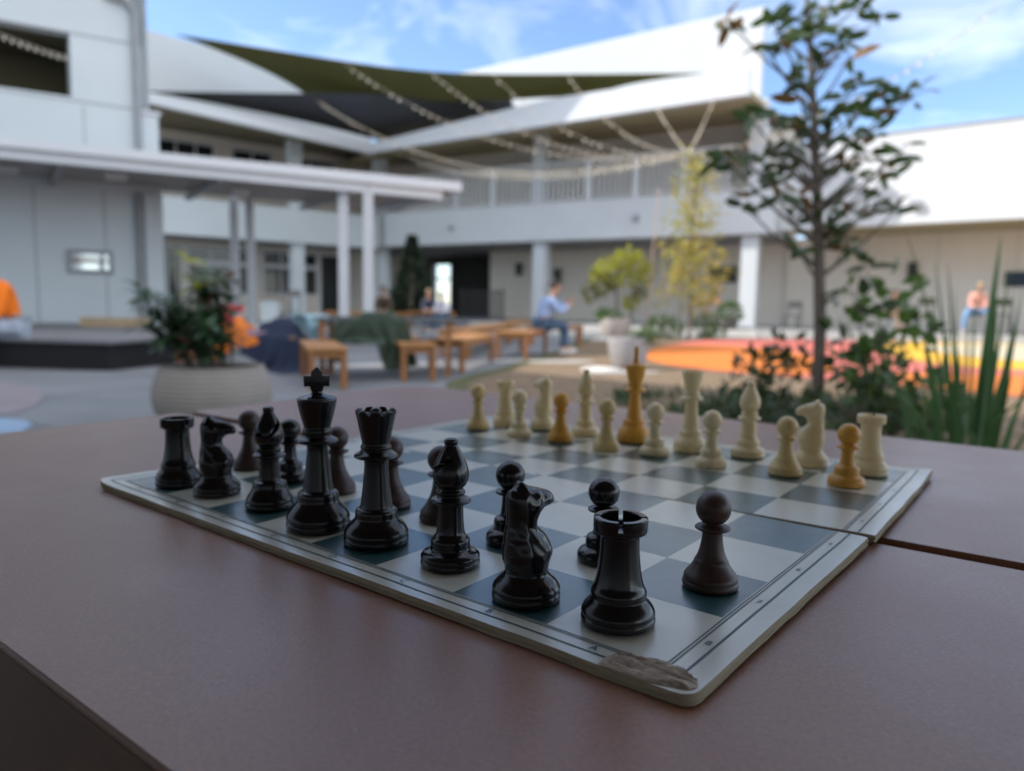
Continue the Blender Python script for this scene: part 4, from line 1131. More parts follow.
def strand(label, end, sag, start=None, n=None):
    a = Vector(start) if start else pt; b = Vector(end)
    t = thing('string_light', label, 'string lights', a, 0, 'string lights over the courtyard')
    N = 30
    f = lambda u: (b - a) * u + Vector((0, 0, -4 * sag * u * (1 - u)))
    bm = bmesh.new(); tube(bm, [f(i / N) for i in range(N + 1)], .009, 5); obj('cable', bm, WIRE, t, 60)
    n = n or max(10, min(64, int((b - a).length / .24)))
    for k in range(1, n):
        if random.random() < .12: continue
        o = bpy.data.objects.new('bulb', bulb_me); COL.objects.link(o); o.parent = t; o.location = f(k / n) + Vector((0, 0, -.045))
        o.scale = (random.uniform(.6, .8),) * 3
strand('string light strand ending lowest at the shaded roof corner', at(318, 101, 27), 1.3)
strand('string light strand running up past the sail\'s left part', at(345, 64, 22.5), 1.0)
strand('string light strand running up across the sail\'s middle', at(428, 70, 22.8), .9)
strand('string light strand ending left of the roof\'s middle column', at(492, 74, 23), .75)
strand('string light strand crossing the fascia right of the middle column', at(566, 73, 24), .6)
strand('short steep string light strand left of the slim tree\'s top', at(646, 85, 24.4), .15)
strand('short steep string light strand rising to the roof end column', at(716, 93, 25.6), .1)
strand('low string light strand along the balcony from the roof corner', at(395, 150, 34), .9)
strand('lowest string light strand, under the roof corner', at(410, 162, 34.8), .5)
strand('string light strand running right behind the young tree', at(1000, 5, 15), .6)
strand('string light strand sagging across the dark upper opening', at(72, 58, 15.2), .05, at(-40, 16, 13.2), 14)

# ------------------------------------------------------------------ the brown table under the board
ROOT = Vector((0.0617, 0.2845, 0.745)); RZ = R(-38.73)
S = 0.057
TABLE = mat('mauve_brown_laminate', (0.275, 0.122, 0.060), 0.42, var=0.22, scale=480, bump=0.32, bscale=650, spec=0.5, coat=.5)
def worn(m, lo, hi, scale, specks=True, stretch=(1, 1, 1), dust=1.0):
    """uneven gloss from handling, faint pale scuffs and a few dark specks on a surface"""
    t = m.node_tree; b = t.nodes['Principled BSDF']; tcn = t.nodes.new('ShaderNodeTexCoord')
    mp_ = t.nodes.new('ShaderNodeMapping'); mp_.inputs['Scale'].default_value = stretch; t.links.new(tcn.outputs['Object'], mp_.inputs['Vector'])
    n = t.nodes.new('ShaderNodeTexNoise'); n.inputs['Scale'].default_value = scale; n.inputs['Detail'].default_value = 8; n.inputs['Roughness'].default_value = .65
    t.links.new(mp_.outputs['Vector'], n.inputs['Vector'])
    mr = t.nodes.new('ShaderNodeMapRange'); mr.inputs['From Min'].default_value = .3; mr.inputs['From Max'].default_value = .7; mr.inputs['To Min'].default_value = lo; mr.inputs['To Max'].default_value = hi
    t.links.new(n.outputs['Fac'], mr.inputs['Value']); t.links.new(mr.outputs['Result'], b.inputs['Roughness'])
    src = b.inputs['Base Color'].links[0].from_socket
    def over(fac, col, src):
        mx = t.nodes.new('ShaderNodeMix'); mx.data_type = 'RGBA'; mx.inputs[7].default_value = (*col, 1)
        t.links.new(src, mx.inputs[6]); t.links.new(fac, mx.inputs[0]); return mx.outputs[2]
    if specks:
        vo = t.nodes.new('ShaderNodeTexVoronoi'); vo.inputs['Scale'].default_value = 38; t.links.new(tcn.outputs['Object'], vo.inputs['Vector'])
        mr2 = t.nodes.new('ShaderNodeMapRange'); mr2.inputs['From Min'].default_value = .035; mr2.inputs['From Max'].default_value = .022; mr2.inputs['To Max'].default_value = .55
        t.links.new(vo.outputs['Distance'], mr2.inputs['Value'])
        n3 = t.nodes.new('ShaderNodeTexNoise'); n3.inputs['Scale'].default_value = 6; t.links.new(tcn.outputs['Object'], n3.inputs['Vector'])
        mr4 = t.nodes.new('ShaderNodeMapRange'); mr4.inputs['From Min'].default_value = .52; mr4.inputs['From Max'].default_value = .58
        t.links.new(n3.outputs['Fac'], mr4.inputs['Value'])
        ml = t.nodes.new('ShaderNodeMath'); ml.operation = 'MULTIPLY'; t.links.new(mr2.outputs['Result'], ml.inputs[0]); t.links.new(mr4.outputs['Result'], ml.inputs[1])
        src = over(ml.outputs[0], (.03, .02, .015), src)
    # thin scratches: a strongly stretched noise cut to narrow lines
    for rot, st in ((.5, (16, 420, 1)), (-.9, (22, 380, 1))):
        m2 = t.nodes.new('ShaderNodeMapping'); m2.inputs['Rotation'].default_value = (0, 0, rot); m2.inputs['Scale'].default_value = st
        # rotate first, then stretch
        m1 = t.nodes.new('ShaderNodeMapping'); m1.inputs['Rotation'].default_value = (0, 0, rot); m2.inputs['Rotation'].default_value = (0, 0, 0)
        t.links.new(tcn.outputs['Object'], m1.inputs['Vector']); t.links.new(m1.outputs['Vector'], m2.inputs['Vector'])
        n2 = t.nodes.new('ShaderNodeTexNoise'); n2.inputs['Scale'].default_value = 1; n2.inputs['Detail'].default_value = 2; t.links.new(m2.outputs['Vector'], n2.inputs['Vector'])
        mr3 = t.nodes.new('ShaderNodeMapRange'); mr3.inputs['From Min'].default_value = .71; mr3.inputs['From Max'].default_value = .80; mr3.inputs['To Max'].default_value = .12 * max(.25, dust)
        t.links.new(n2.outputs['Fac'], mr3.inputs['Value'])
        src = over(mr3.outputs['Result'], (.42, .38, .35), src)
    # dusty smears
    mr5 = t.nodes.new('ShaderNodeMapRange'); mr5.inputs['From Min'].default_value = .55; mr5.inputs['From Max'].default_value = .8; mr5.inputs['To Max'].default_value = .14 * dust
    t.links.new(n.outputs['Fac'], mr5.inputs['Value'])
    src = over(mr5.outputs['Result'], (.40, .36, .33), src)
    t.links.new(src, b.inputs['Base Color'])
worn(TABLE, .28, .52, 5, dust=1.4)
TABLE.node_tree.nodes['Principled BSDF'].inputs['Coat Roughness'].default_value = .33
EDGE = mat('dark_brown_edge', (0.16, 0.078, 0.028), 0.5, var=.15, scale=30)
t = thing('brown_table', 'mauve brown two panel table that carries the chess board', 'table', (ROOT.x, ROOT.y, 0), RZ)
def round_poly(pts, rads):
    out = []
    n = len(pts)
    for i in range(n):
        p = Vector(pts[i]); a = Vector(pts[i - 1]); b = Vector(pts[(i + 1) % n]); r = rads[i]
        pa = p + (a - p).normalized() * r; pb = p + (b - p).normalized() * r
        for k in range(7):
            f = k / 6; out.append(tuple(pa * (1 - f) ** 2 + p * 2 * f * (1 - f) + pb * f * f))
    return out
ZT = 0.740
def panel(pts, rads):
    pl = round_poly(pts, rads)
    bm = bmesh.new(); prism(bm, pl, ZT - .008, ZT)
    top = [f for f in bm.faces if f.normal.z > .9 or all(abs(v.co.z - ZT) < 1e-6 for v in f.verts)]
    bmesh.ops.bevel(bm, geom=list({e for f in top for e in f.edges}), offset=.003, segments=3, affect='EDGES')
    o = obj('tabletop', bm, TABLE, t, 50)
    bm = bmesh.new(); c = sum((Vector(p) for p in pl), Vector((0, 0))) / len(pl)
    prism(bm, [tuple(Vector(p) + (Vector(p) - c).normalized() * .0015) for p in pl], ZT - .0135, ZT - .0045)
    obj('edge_band', bm, EDGE, o, 50)
panel([(-.782, -.166), (.62, -.142), (.62, .262), (-.806, .218)], (.02, .02, .004, .004))
panel([(-.807, .2375), (.62, .2765), (.62, .702), (-.848, .676)], (.004, .004, .03, .055))
bm = bmesh.new(); box(bm, -.70, .55, -.04, .03, ZT - .070, ZT - .0145); box(bm, -.70, .55, .50, .58, ZT - .070, ZT - .0145); box(bm, -.66, -.60, .031, .499, ZT - .070, ZT - .0145); box(bm, .45, .51, .031, .499, ZT - .070, ZT - .0145)
obj('under_frame', bm, EDGE, t)
for x, y in ((-.66, -.01), (.5, -.01), (-.66, .54), (.5, .54)):
    bm = bmesh.new(); box(bm, x - .03, x + .03, y - .03, y + .03, 0, ZT - .0705); bevel(bm, .004, 1); obj('leg', bm, BLACKM, t)

bm = bmesh.new(); prism(bm, [(-.765, -.148), (.60, -.126), (.60, -.108), (-.765, -.130)], .42, ZT - .016); obj('apron', bm, EDGE, t)
bm = bmesh.new(); prism(bm, [(-.79, -.128), (-.772, -.128), (-.80, .60), (-.818, .60)], .42, ZT - .016); obj('apron', bm, EDGE, t)

# ------------------------------------------------------------------ chess board
def board_mat(name, col, col2, rough):
    m = mat(name, col, rough, col2=col2, scale=14, bump=.10, bscale=700, spec=.6, coat=.9); m.node_tree.nodes['Principled BSDF'].inputs['Coat Roughness'].default_value = .24
    return m
CREAM = board_mat('cream_board_print', (0.60, 0.595, 0.48), (0.68, 0.675, 0.56), .36)
TEAL = board_mat('dark_teal_board_print', (0.012, 0.066, 0.068), (0.022, 0.092, 0.092), .33)
worn(CREAM, .26, .46, 22, False); worn(TEAL, .24, .46, 22, False)
CORE = mat('board_edge_card', (0.50, 0.44, 0.30), .9, col2=(0.30, 0.25, 0.17), scale=60, stretch=(1, 1, 30), bump=.4, bscale=300)
CORE2 = mat('board_ply_gap', (0.10, 0.075, 0.045), .9)
INK = mat('board_ink', (0.02, 0.07, 0.085), .4)
TORN = mat('torn_cardboard', (0.30, 0.22, 0.15), .95, col2=(0.70, 0.62, 0.50), scale=120, bump=1.0, bscale=240, stretch=(.3, 3.2, 1))
cb_ = thing('chess_board', 'worn folding chess board with torn near corner on the brown table', 'chess board', ROOT, RZ)
MG = .0165; ML, MR = .0185, .0200; TH = .0046
def board_half(loc, rz, zf, y0, y1, x0, x1, rows, par, curl):
    """printed panel: 4 rows of squares plus margins; zf(x,y) gives the height of its printed face"""
    xs = sorted(set([x0, x0 + .004, x0 + .008, x0 + .011, x0 + .016] + [-k * S / 3 for k in range(25)] + [x1, x1 - .004, x1 - .008, x1 - .011, x1 - .016]))
    ys = sorted(set([y0, y1] + [k * S / 3 for k in range(13)] + ([y0 + .004, y0 + .008, y0 + .011, y0 + .016] if y0 < 0 else []) + ([y1 - .004, y1 - .008, y1 - .011, y1 - .016] if y1 > .229 else [])))
    def zz(x, y):
        e = min(x - x0, x1 - x, (y - y0) if y0 < 0 else 9, (y1 - y) if y1 > .229 else 9)
        z = zf(x, y) - .0002 * max(0, 1 - e / .004) ** 2
        return z + .0004 * noise.noise((x * 22, y * 22, rows)) + curl(x, y)
    bm = bmesh.new(); g = {}
    for i, x in enumerate(xs):
        for j, y in enumerate(ys): g[i, j] = bm.verts.new((x, y, zz(x, y)))
    # rounded outer corners
    RC = .0075
    for (cx_, cy_) in ((x0, y0), (x1, y0)) if y0 < 0 else ((x0, y1), (x1, y1)):
        ox = cx_ + (RC if cx_ == x0 else -RC); oy = cy_ + (RC if cy_ < .1 else -RC)
        for v in g.values():
            ax, ay = v.co.x - ox, v.co.y - oy
            if ax * (cx_ - ox) > 0 and ay * (cy_ - oy) > 0:
                m_ = max(abs(ax), abs(ay)); l_ = math.hypot(ax, ay)
                v.co.x = ox + ax * m_ / l_; v.co.y = oy + ay * m_ / l_
    for v in g.values():                      # the card's rim is no longer straight
        e = min(v.co.x - x0, x1 - v.co.x, (v.co.y - y0) if y0 < 0 else 9, (y1 - v.co.y) if y1 > .229 else 9)
        k = max(0, 1 - e / .006)
        if k > 0:
            v.co.x += k * (.0007 * noise.noise((v.co.x * 18, v.co.y * 18, 5 + rows)) + .0003 * noise.noise((v.co.x * 90, v.co.y * 90, 2)))
            v.co.y += k * (.0007 * noise.noise((v.co.x * 18, v.co.y * 18, 15 + rows)) + .0003 * noise.noise((v.co.x * 90, v.co.y * 90, 8)))
            v.co.z += k * .0005 * noise.noise((v.co.x * 25, v.co.y * 25, 33 + rows))
    for i in range(len(xs) - 1):
        for j in range(len(ys) - 1):
            f = bm.faces.new((g[i, j], g[i + 1, j], g[i + 1, j + 1], g[i, j + 1])); f.smooth = True
            cx, cy = (xs[i] + xs[i + 1]) / 2, (ys[j] + ys[j + 1]) / 2
            u, v = math.floor(-cx / S), math.floor(cy / S)
            f.material_index = 1 if (0 <= u < 8 and 0 <= v < 4 and (u + v + par) % 2 == 1) else 0
    # sides and back
    loop = [(i, 0) for i in range(len(xs))] + [(len(xs) - 1, j) for j in range(1, len(ys))] + [(i, len(ys) - 1) for i in range(len(xs) - 2, -1, -1)] + [(0, j) for j in range(len(ys) - 2, 0, -1)]
    c = Vector(((x0 + x1) / 2, (y0 + y1) / 2, 0)); mid = []; low = []; ins_ = []
    for k in loop:
        p = g[k].co; o = (p - c); o.z = 0; o.normalize(); w_ = .0008 * noise.noise((p.x * 60, p.y * 60, 3))
        mid.append(bm.verts.new((p.x + o.x * (.0006 + w_), p.y + o.y * (.0006 + w_), p.z - TH * .5)))
        ins_.append(bm.verts.new((p.x - o.x * .0009, p.y - o.y * .0009, p.z - TH * .5 - .0004)))
        low.append(bm.verts.new((p.x + o.x * (.0004 - w_), p.y + o.y * (.0004 - w_), p.z - TH)))
    n = len(loop)
    for k in range(n):
        a, b = g[loop[k]], g[loop[(k + 1) % n]]
        for q, w, mi_ in (((a, b), (mid[k], mid[(k + 1) % n]), 2), ((mid[k], mid[(k + 1) % n]), (ins_[k], ins_[(k + 1) % n]), 3), ((ins_[k], ins_[(k + 1) % n]), (low[k], low[(k + 1) % n]), 2)):
            f = bm.faces.new((q[0], q[1], w[1], w[0])); f.material_index = mi_
    f = bm.faces.new(low); f.material_index = 2
    o = obj('board_panel', bm, [CREAM, TEAL, CORE, CORE2], cb_, 50, loc); o.rotation_euler = (0, 0, rz)
    # printed lines and characters, a hair above the face
    bm = bmesh.new(); up_ = .00022
    def strip(xa, ya, xb, yb, w):
        d = Vector((xb - xa, yb - ya)); L_ = d.length; d.normalize(); s = Vector((-d.y, d.x)) * w / 2; n_ = max(2, int(L_ / .0095)); pr = None
        for k in range(n_ + 1):
            p = Vector((xa, ya)) + d * (L_ * k / n_)
            cur = (bm.verts.new((p.x + s.x, p.y + s.y, zz(p.x, p.y) + up_)), bm.verts.new((p.x - s.x, p.y - s.y, zz(p.x, p.y) + up_)))
            if pr: bm.faces.new((pr[0], pr[1], cur[1], cur[0]))
            pr = cur
    ybot, ytop = (y0, y1)
    for o_, w in ((.0010, .0006), (.0026, .0006), (.0098, .0010)):
        ya = -o_ if y0 < 0 else 0.0005; yb = 4 * S + o_ if y1 > .229 else 4 * S - .0005
        strip(o_, ya, o_, yb, w); strip(-8 * S - o_, ya, -8 * S - o_, yb, w)
        strip(-8 * S - o_, ya if y0 < 0 else yb, o_, ya if y0 < 0 else yb, w)
    def glyph(ch, x, y, size):
        cu = bpy.data.curves.new('t', 'FONT'); cu.body = ch; cu.size = size; cu.align_x = 'CENTER'; cu.align_y = 'CENTER'
        to = bpy.data.objects.new('t', cu); COL.objects.link(to)
        dg = bpy.context.evaluated_depsgraph_get(); dg.update()
        me = bpy.data.meshes.new_from_object(to.evaluated_get(dg))
        tb = bmesh.new(); tb.from_mesh(me); vm = {}
        for v in tb.verts: vm[v] = bm.verts.new((x + v.co.x, y + v.co.y, zz(x, y) + up_ + .00008))
        for f in tb.faces: bm.faces.new([vm[v] for v in f.verts])
        tb.free(); bpy.data.objects.remove(to); bpy.data.curves.remove(cu); bpy.data.meshes.remove(me)
    for k in range(4):
        num = str(8 - k - rows)
        glyph(num, .0062, (k + .5) * S, .0060); glyph(num, -8 * S - .0062, (k + .5) * S, .0060)
    for k in range(8):
        glyph('ABCDEFGH'[k], -(k + .5) * S, -.0062 if y0 < 0 else 4 * S + .0062, .0060)
    mk = obj('printed_marks', bm, INK, o)
    return o, zz
nz_ = lambda x, y: .0003 + .002 * max(0, y) / (4 * S)
pn, zzn = board_half((0, 0, 0), 0, nz_, -MG, 4 * S, -8 * S - ML, MR, 0, 0, lambda x, y: .0028 * max(0, (-8 * S - x + .01) / .03) ** 2 * max(0, 1 - (y + MG) / .07))
fz_ = lambda x, y: .0022 - .0017 * y / (4 * S)
pf, zzf = board_half((.0029, 4 * S + .0069, 0), .0438, fz_, 0, 4 * S + .0205, -8 * S - ML, MR, 4, 0, lambda x, y: .004 * max(0, (x + .01) / .035) ** 2 * max(0, (y - .19) / .06))
# cloth hinge under the fold
bm = bmesh.new(); box(bm, -8 * S - .018, .018, 4 * S - .006, 4 * S + .018, -.0046, -.0042); obj('hinge_strip', bm, mat('hinge_cloth', (0.03, 0.035, 0.035), .9), cb_)
# torn corner: the print is ripped off and the fibrous card shows
bm = bmesh.new(); NX, NY = 60, 22; g = {}
for i in range(NX + 1):
    for j in range(NY + 1):
        u, v = i / NX, j / NY
        x = -.0205 + .0392 * u
        top = -.0040 + .0070 * math.sin(min(1, u * 1.25) * math.pi * .55) - .0115 * max(0, u - .45) ** 1.6 * 1.9 + .0010 * noise.noise((u * 9, 4, 1)) + .0009 * noise.noise((u * 34, 4, 7))
        bot = -.0166 + .0085 * max(0, u - .5) ** 1.5 * 1.6 + .0006 * noise.noise((u * 8, 9, 2)) + .0007 * noise.noise((u * 31, 2, 7))
        if u > .93: top, bot = (top + (bot - top) * .5 * ((u - .93) / .07) ** 2), (bot + (top - bot) * .5 * ((u - .93) / .07) ** 2)
        if u < .08: k = (1 - u / .08) ** 2 * .45; top, bot = top + (bot - top) * k, bot + (top - bot) * k * .2
        y = bot + (top - bot) * v
        e = min(1, min(v, 1 - v, u, 1 - u) * 9)
        nz2 = noise.fractal((x * 38, y * 520, 3), .7, 2.1, 5)
        g[i, j] = bm.verts.new((x, y, zzn(x, max(y, -MG)) + .00025 + e * (.0009 + .0017 * nz2)))
for i in range(NX):
    for j in range(NY):
        f = bm.faces.new((g[i, j], g[i + 1, j], g[i + 1, j + 1], g[i, j + 1])); f.smooth = True
o = obj('torn_corner', bm, TORN, pn); o['label'] = 'ripped corner showing brown fibrous card'

# ------------------------------------------------------------------ chess pieces
MM = .001
BLACK = mat('glossy_black_plastic', (0.0075, 0.0075, 0.0085), .20, spec=.5, bump=.015, bscale=500, var=.3, scale=300)
BROWN = mat('worn_brown_plastic', (0.050, 0.026, 0.020), .42, var=.25, scale=120, bump=.04, bscale=500)
CREAMP = mat('cream_plastic', (0.84, 0.705, 0.425), .36, var=.05, scale=60, spec=.45, sss=.15)
YELLP = mat('yellowed_plastic', (0.74, 0.56, 0.25), .38, var=.06, scale=60, sss=.12)
AMBER = mat('amber_plastic', (0.72, 0.36, 0.05), .38, var=.08, scale=60, sss=.12)
worn(BLACK, .11, .26, 90, False, dust=.06)
worn(CREAMP, .28, .48, 120, False)
BASES = {
    'pawn_cone': [(0, 0), (13.0, 0), (13.9, .7), (14, 2.6), (13.2, 3.6), (13.5, 4.4), (13.0, 6.4), (10.8, 8.8), (8.8, 12), (8.4, 13.6), (7.6, 14.6), (6.3, 18), (5.3, 23), (4.9, 27.6), (5.2, 28.2), (8.2, 29.2), (8.9, 30.1), (8.2, 31.0), (5.2, 31.8), (4.6, 33)],
    'pawn_step': [(0, 0), (13.2, 0), (14, .8), (14, 4.4), (12.6, 6.6), (9.6, 8.2), (9.4, 8.6), (9.4, 13.0), (8.6, 14.6), (5.9, 15.8), (5.3, 18), (4.7, 24), (4.7, 27.8), (5.2, 28.2), (8.2, 29.0), (8.8, 30), (8.0, 31.0), (5.2, 31.8), (4.6, 33)],
    'rook': [(0, 0), (15.8, 0), (16.6, .8), (16.6, 3.4), (15.9, 4.2), (16.5, 5), (16.4, 6.6), (14.8, 9.6), (12.6, 12), (12.2, 12.8), (12.6, 15.2), (11.8, 17.2), (10.8, 19.2), (9.6, 25), (8.7, 34), (8.5, 41.6), (9.2, 42.8), (11.4, 43.6), (11.9, 44.4), (11.9, 46.2), (11.6, 46.5), (9.0, 46.5), (8.6, 46.2), (8.4, 44), (0, 43.6)],
    'bishop': [(0, 0), (15.3, 0), (16.1, .8), (16.1, 2.9), (15.4, 3.5), (16.0, 4.2), (16, 6), (14.2, 7.8), (11, 9), (10.4, 9.8), (10.6, 13.4), (10.1, 15), (9.1, 15.8), (8.4, 16.6), (7.6, 18), (7.0, 24), (6.8, 32.8), (7.2, 33.6), (10.4, 34.4), (11, 35.4), (10.4, 36.4), (7.6, 37.6), (7.0, 38.6), (7.8, 39.4), (7.9, 40.6), (6.6, 41.6), (6.6, 42.4)],
    'bishop_cone': [(0, 0), (15.3, 0), (16.1, .8), (16.1, 3.2), (15.2, 4.2), (15.6, 5), (15.2, 7), (12.6, 11), (11.2, 14.2), (11, 16.6), (10.2, 18), (7.4, 18.8), (7.0, 22), (6.4, 33), (7.2, 34), (10.6, 35), (11.0, 35.8), (10.4, 36.8), (7.4, 38), (8.2, 39.6), (8.2, 41), (6.8, 42), (6.8, 42.4)],
    'queen': [(0, 0), (18, 0), (18.9, .8), (18.9, 3.6), (18.1, 4.4), (18.8, 5.2), (18.6, 7.4), (16.4, 11), (13, 14), (12.2, 15), (12.2, 19), (11.2, 20.4), (9.6, 20.8), (9.2, 22), (7.9, 32), (6.9, 43), (6.7, 48.4), (7.6, 49.4), (12.2, 50.4), (12.9, 51.4), (12.2, 52.6), (9.0, 54.4), (8.4, 55.4), (8.9, 56.2), (8.9, 57.4), (8.1, 58.2), (8.2, 60)],
    'king': [(0, 0), (18.7, 0), (19.6, .8), (19.6, 4), (18.8, 4.8), (19.5, 5.6), (19.3, 8), (17.2, 12), (13.6, 16), (12.6, 17.2), (12.5, 21.6), (11.6, 23.2), (9.4, 23.6), (9.0, 25), (7.6, 36), (6.5, 47), (6.3, 51.4), (7.2, 52.4), (12.0, 53.6), (12.7, 54.8), (12.0, 56), (8.8, 57.4), (8.2, 58.6), (8.8, 59.4), (8.8, 61.8), (8.1, 62.8), (8.3, 64.4), (10.2, 71), (11.9, 79), (12.1, 80.6), (11.2, 81.6), (6, 83), (3.8, 83.8), (3.2, 85), (3.6, 86), (0, 86.4)],
    'knight': [(0, 0), (15.7, 0), (16.5, .8), (16.5, 3.2), (15.8, 4), (16.4, 4.8), (16.3, 6.4), (14.6, 9), (12.2, 11.2), (10.8, 12.6), (10.4, 14.6), (10.6, 16.2), (0, 16.6)],
}
def body_bm(kind, rs): 
    bm = bmesh.new(); lathe(bm, [(r * rs, z) for r, z in BASES[kind]], 64, 2, scale=MM); return bm
def head_pawn():
    bm = bmesh.new(); R_ = 8.7; lathe(bm, [(0, 31.6)] + [(R_ * math.sin(a), 39.9 - R_ * math.cos(a)) for a in [math.pi * k / 22 for k in range(3, 22)]] + [(0, 48.6)], 48, 0, scale=MM); return bm
def battlement():
    bm = bmesh.new()
    for q in range(4):
        a0 = q * math.pi / 2 + .105; a1 = (q + 1) * math.pi / 2 - .105; n = 14; prev = None
        pro = [(8.7, 45.2), (11.7, 45.2), (12.05, 45.8), (12.05, 50.3), (11.6, 50.9), (9.3, 51), (8.8, 50.6)]
        for k in range(n + 1):
            a = a0 + (a1 - a0) * k / n
            cur = [bm.verts.new((r * MM * math.cos(a), r * MM * math.sin(a), z * MM)) for r, z in pro]
            if prev:
                for i in range(len(pro)): bm.faces.new((prev[i], prev[(i + 1) % len(pro)], cur[(i + 1) % len(pro)], cur[i]))
            else: bm.faces.new(cur)
            prev = cur
        bm.faces.new(prev[::-1])
    return bm
def mitre():
    bm = bmesh.new()
    pro = [(0, 41.8), (6.4, 42.2), (8.6, 44.4), (9.7, 47.6), (9.8, 50.6), (8.9, 54.6), (7.2, 58.6), (5.2, 62.2), (3.9, 64.4), (3.3, 65.4), (3.6, 66.2), (3.9, 67.4), (3.4, 68.6), (1.6, 69.1), (0, 69.2)]
    lathe(bm, pro, 72, 3, scale=MM)
    n = Vector((.64, 0, .77))
    for v in bm.verts:                          # the slanting cut of the mitre
        p = v.co / MM
        d = (p - Vector((4, 0, 55))).dot(n)
        if p.x > -2.0 and abs(d) < 1.1 and 46 < p.z < 63:
            k = min(1, (p.x + 2.0) / 3)
            v.co.x -= .0032 * k; v.co.y *= 1 - .32 * k
    return bm
def coronet():
    bm = bmesh.new()
    rings = lathe(bm, [(0, 59.2), (8.1, 59.6), (8.4, 61), (9.6, 67), (10.8, 73), (11.6, 76.4), (12.0, 78.2), (11.3, 78.9), (10.4, 78.3), (9.2, 75.6), (6, 74.6), (0, 75)], 72, 2, scale=MM)
    for v in bm.verts:
        r = math.hypot(v.co.x, v.co.y)
        if v.co.z > .0758 and r > .0085:
            a = math.atan2(v.co.y, v.co.x); k = (.5 + .5 * math.cos(9 * a)) ** 3
            v.co.z -= .0026 * k * min(1, (v.co.z - .0758) / .002)
    sphere(bm, (0, 0, .0770), .0034, 1, 1, .8, 16, 10)
    return bm
def cross():
    bm = bmesh.new()
    pts = [(-3.6, 85.6), (3.6, 85.6), (4.2, 88.6), (7.6, 88.2), (7.9, 95.2), (3.5, 95), (3.4, 97.4), (0, 100.6), (-3.4, 97.4), (-3.5, 95), (-7.9, 95.2), (-7.6, 88.2), (-4.2, 88.6)]
    a = [bm.verts.new((x * MM, -.0025, z * MM)) for x, z in pts]; b = [bm.verts.new((x * MM, .0025, z * MM)) for x, z in pts]
    bm.faces.new(a); bm.faces.new(b[::-1])
    for i in range(len(pts)): bm.faces.new((a[i], b[i], b[(i + 1) % len(pts)], a[(i + 1) % len(pts)]))
    bmesh.ops.recalc_face_normals(bm, faces=bm.faces); bevel(bm, .0006, 2)
    return bm
HORSE = [(-9.6, 7), (-10.2, 15.2), (-11.8, 18.5), (-12.4, 23), (-11.8, 29), (-11.0, 36), (-10.8, 42), (-11.2, 47.5), (-11.0, 52), (-9.4, 54.4), (-7.2, 54.4), (-6.2, 57.2), (-4.4, 59.4), (-2.8, 57.4), (-1, 55.4), (4, 54), (8.8, 52.6), (12.6, 51), (15, 49), (15.6, 46.4), (14.2, 44), (11.4, 43.8), (8.6, 43.4), (5.6, 41.4), (3.8, 38.2), (4.4, 35.6), (8, 32.6), (11.2, 29.2), (12.8, 25.4), (12.4, 21.4), (10.8, 18), (10, 15.2), (9.4, 7)]
